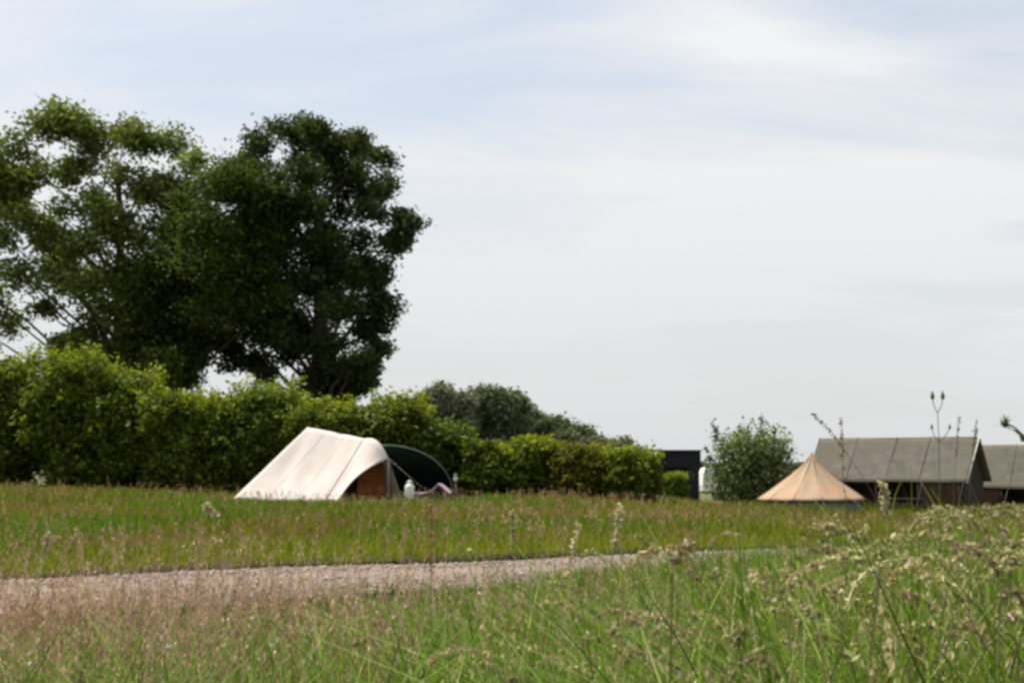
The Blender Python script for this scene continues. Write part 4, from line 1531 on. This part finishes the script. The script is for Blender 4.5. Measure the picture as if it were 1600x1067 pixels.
stem_plant('grass_stem', 'big arching grass stem nodding left at the bottom right corner', 'grass stem', [(1597, 1062), (1530, 1010), (1470, 984), (1425, 982), (1388, 1010), (1366, 1055)], 2.4, 'spike', (0.27, 0.27, 0.12), (0.42, 0.38, 0.22), .0028, .42)
stem_plant('grass_stem', 'pale drooping grass head at the right edge above the big arch', 'grass stem', [(1640, 1010), (1600, 972), (1560, 968), (1540, 985)], 2.6, 'spike', (0.30, 0.29, 0.14), PALE, .0028, .5)
stem_plant('grass_stem', 'nodding seed head curling at right edge, uppermost of the drooping heads', 'grass stem', [(1580, 935), (1562, 890), (1572, 870), (1598, 885)], 2.8, 'spike', GRN, TAN, .0026, .42)
stem_plant('grass_stem', 'grass head arching left just below the grey tent, right of centre', 'grass stem', [(1340, 925), (1350, 860), (1320, 830), (1275, 822)], 3.4, 'spike', GRN, TAN, .0024, .40)
stem_plant('grass_stem', 'long pale blade leaning right at the bottom near the picture middle', 'grass stem', [(1112, 1062), (1138, 1020), (1160, 985)], 2.8, 'spike', (0.30, 0.28, 0.13), (0.33, 0.30, 0.16), .0026, .2)
stem_plant('grass_stem', 'fine grass spray rising over the grey tent ridge at its left end', 'grass stem', [(1395, 900), (1378, 800), (1310, 690), (1268, 645)], 2.6, 'spike', (0.14, 0.15, 0.07), (0.17, 0.17, 0.10), .0008, .3)
stem_plant('grass_stem', 'upright fine stem crossing the left end of the grey tent roof', 'grass stem', [(1322, 860), (1318, 760), (1314, 655)], 2.7, 'spike', (0.15, 0.15, 0.07), (0.22, 0.20, 0.11), .0009, .3)
stem_plant('grass_stem', 'pale plumed stem in front of the dark tent porch', 'grass stem', [(1386, 860), (1383, 800), (1380, 755)], 3.6, 'spike', TAN, PALE, .0022, .35)
stem_plant('grass_stem', 'fine stem before the right end of the grey tent ridge', 'grass stem', [(1515, 850), (1518, 740), (1526, 655)], 2.7, 'spike', (0.13, 0.14, 0.07), (0.15, 0.15, 0.09), .0008, .25)
stem_plant('grass_stem', 'fine slightly bent stem left of the ridge end stem', 'grass stem', [(1490, 850), (1492, 740), (1499, 650)], 2.8, 'spike', (0.13, 0.14, 0.07), (0.15, 0.15, 0.09), .0007, .25)

# branched weed with two buds high above the grey tent
Yb = 2.7
P = [at(1470, 880, Yb), at(1468, 760, Yb), at(1467, 690, Yb), at(1465, 645, Yb)]
foot = np.array((P[0][0], Yb, float(gz(P[0][0], Yb)) - .02))
wd = empty('budding_weed', foot)
tag(wd, 'thin branching weed with two dark buds high above the grey tent', 'weed', 'single stems standing out of the grass')
MB().tube(bez([foot] + P), .0008, 5).build('stem', M['sleeve'], wd, True, origin=foot)
for (sx, sy, tx, ty) in ((1465, 645, 1457, 620), (1465, 645, 1473, 620), (1467, 690, 1456, 668), (1467, 690, 1484, 668)):
    a_, b_ = at(sx, sy, Yb), at(tx, ty, Yb)
    br = MB().tube(bez([a_, a_ * .5 + b_ * .5 + np.array((.002 if tx > sx else -.002, 0, -.002)), b_], 4), .0008, 5).build('branch', M['sleeve'], wd, True, origin=foot)
    big = .8 if ty < 650 else .5
    MB().lathe([(0, -.008 * big), (.0042 * big, -.004 * big), (.0052 * big, .001), (.0034 * big, .008 * big), (.0012, .013 * big), (0, .014 * big)], 8, tuple(b_)).build('bud', M['sleeve'], br, True, origin=foot)

# dark nodding thistle head at the right edge
Yt = 2.5
P = [at(1640, 900, Yt), at(1632, 780, Yt), at(1612, 700, Yt), at(1590, 672, Yt), at(1574, 662, Yt)]
foot = np.array((P[0][0], Yt, float(gz(P[0][0], Yt)) - .02))
th = empty('thistle', foot)
tag(th, 'nodding dark green thistle head at the right edge above the cut off tent', 'thistle', 'single stems standing out of the grass')
MB().tube(bez([foot] + P), .0016, 6).build('stem', M['sleeve'], th, True, origin=foot)
hd = at(1568, 661, Yt)
k = 26
bl, bf, bc = strips(np.repeat(hd[None], k, 0) - np.array((-.004, 0, .004)) + rng.normal(size=(k, 3)) * .003, rng.uniform(0, 6.28, k), rng.uniform(.010, .022, k),
                    rng.uniform(.2, 1.6, k), np.full(k, .0038), 3, colour_mix(k, (0.07, 0.09, 0.045), (0.15, 0.16, 0.09)))
fast_mesh('flower_head', bl, bf, M['leaf_dull'], bc, th, origin=foot)
for (a, b) in ((1600, 690), (1622, 730)):
    c = at(a, b, Yt)
    bl, bf, bc = strips(np.array([c]), np.array([2.4]), np.array([.05]), np.array([1.3]), np.array([.009]), 4, np.array([[.08, .10, .04]]))
    fast_mesh('leaf_blade', bl, bf, M['grass'], bc, th, origin=foot)

for lab, px_, py_, Yf in (('small white flower low at the left bottom corner', 42, 1040, 4.2), ('white flower left of the bottom middle among pink seed heads', 264, 1012, 4.6),
                          ('white flower head between pink seeds and green grass', 424, 1010, 5.0), ('single white flower at the far side of the track', 733, 860, 13.6),
                          ('white flower beside the track far at the left', 76, 925, 9.0)):
    stem_plant('white_flower', lab, 'flower', [(px_ + 2, py_ + 40), (px_, py_)], Yf, 'flower', (0.14, 0.16, 0.05), (0.7, 0.7, 0.65), .0016 * (1 if Yf < 6 else 1.8), group='white flowers')
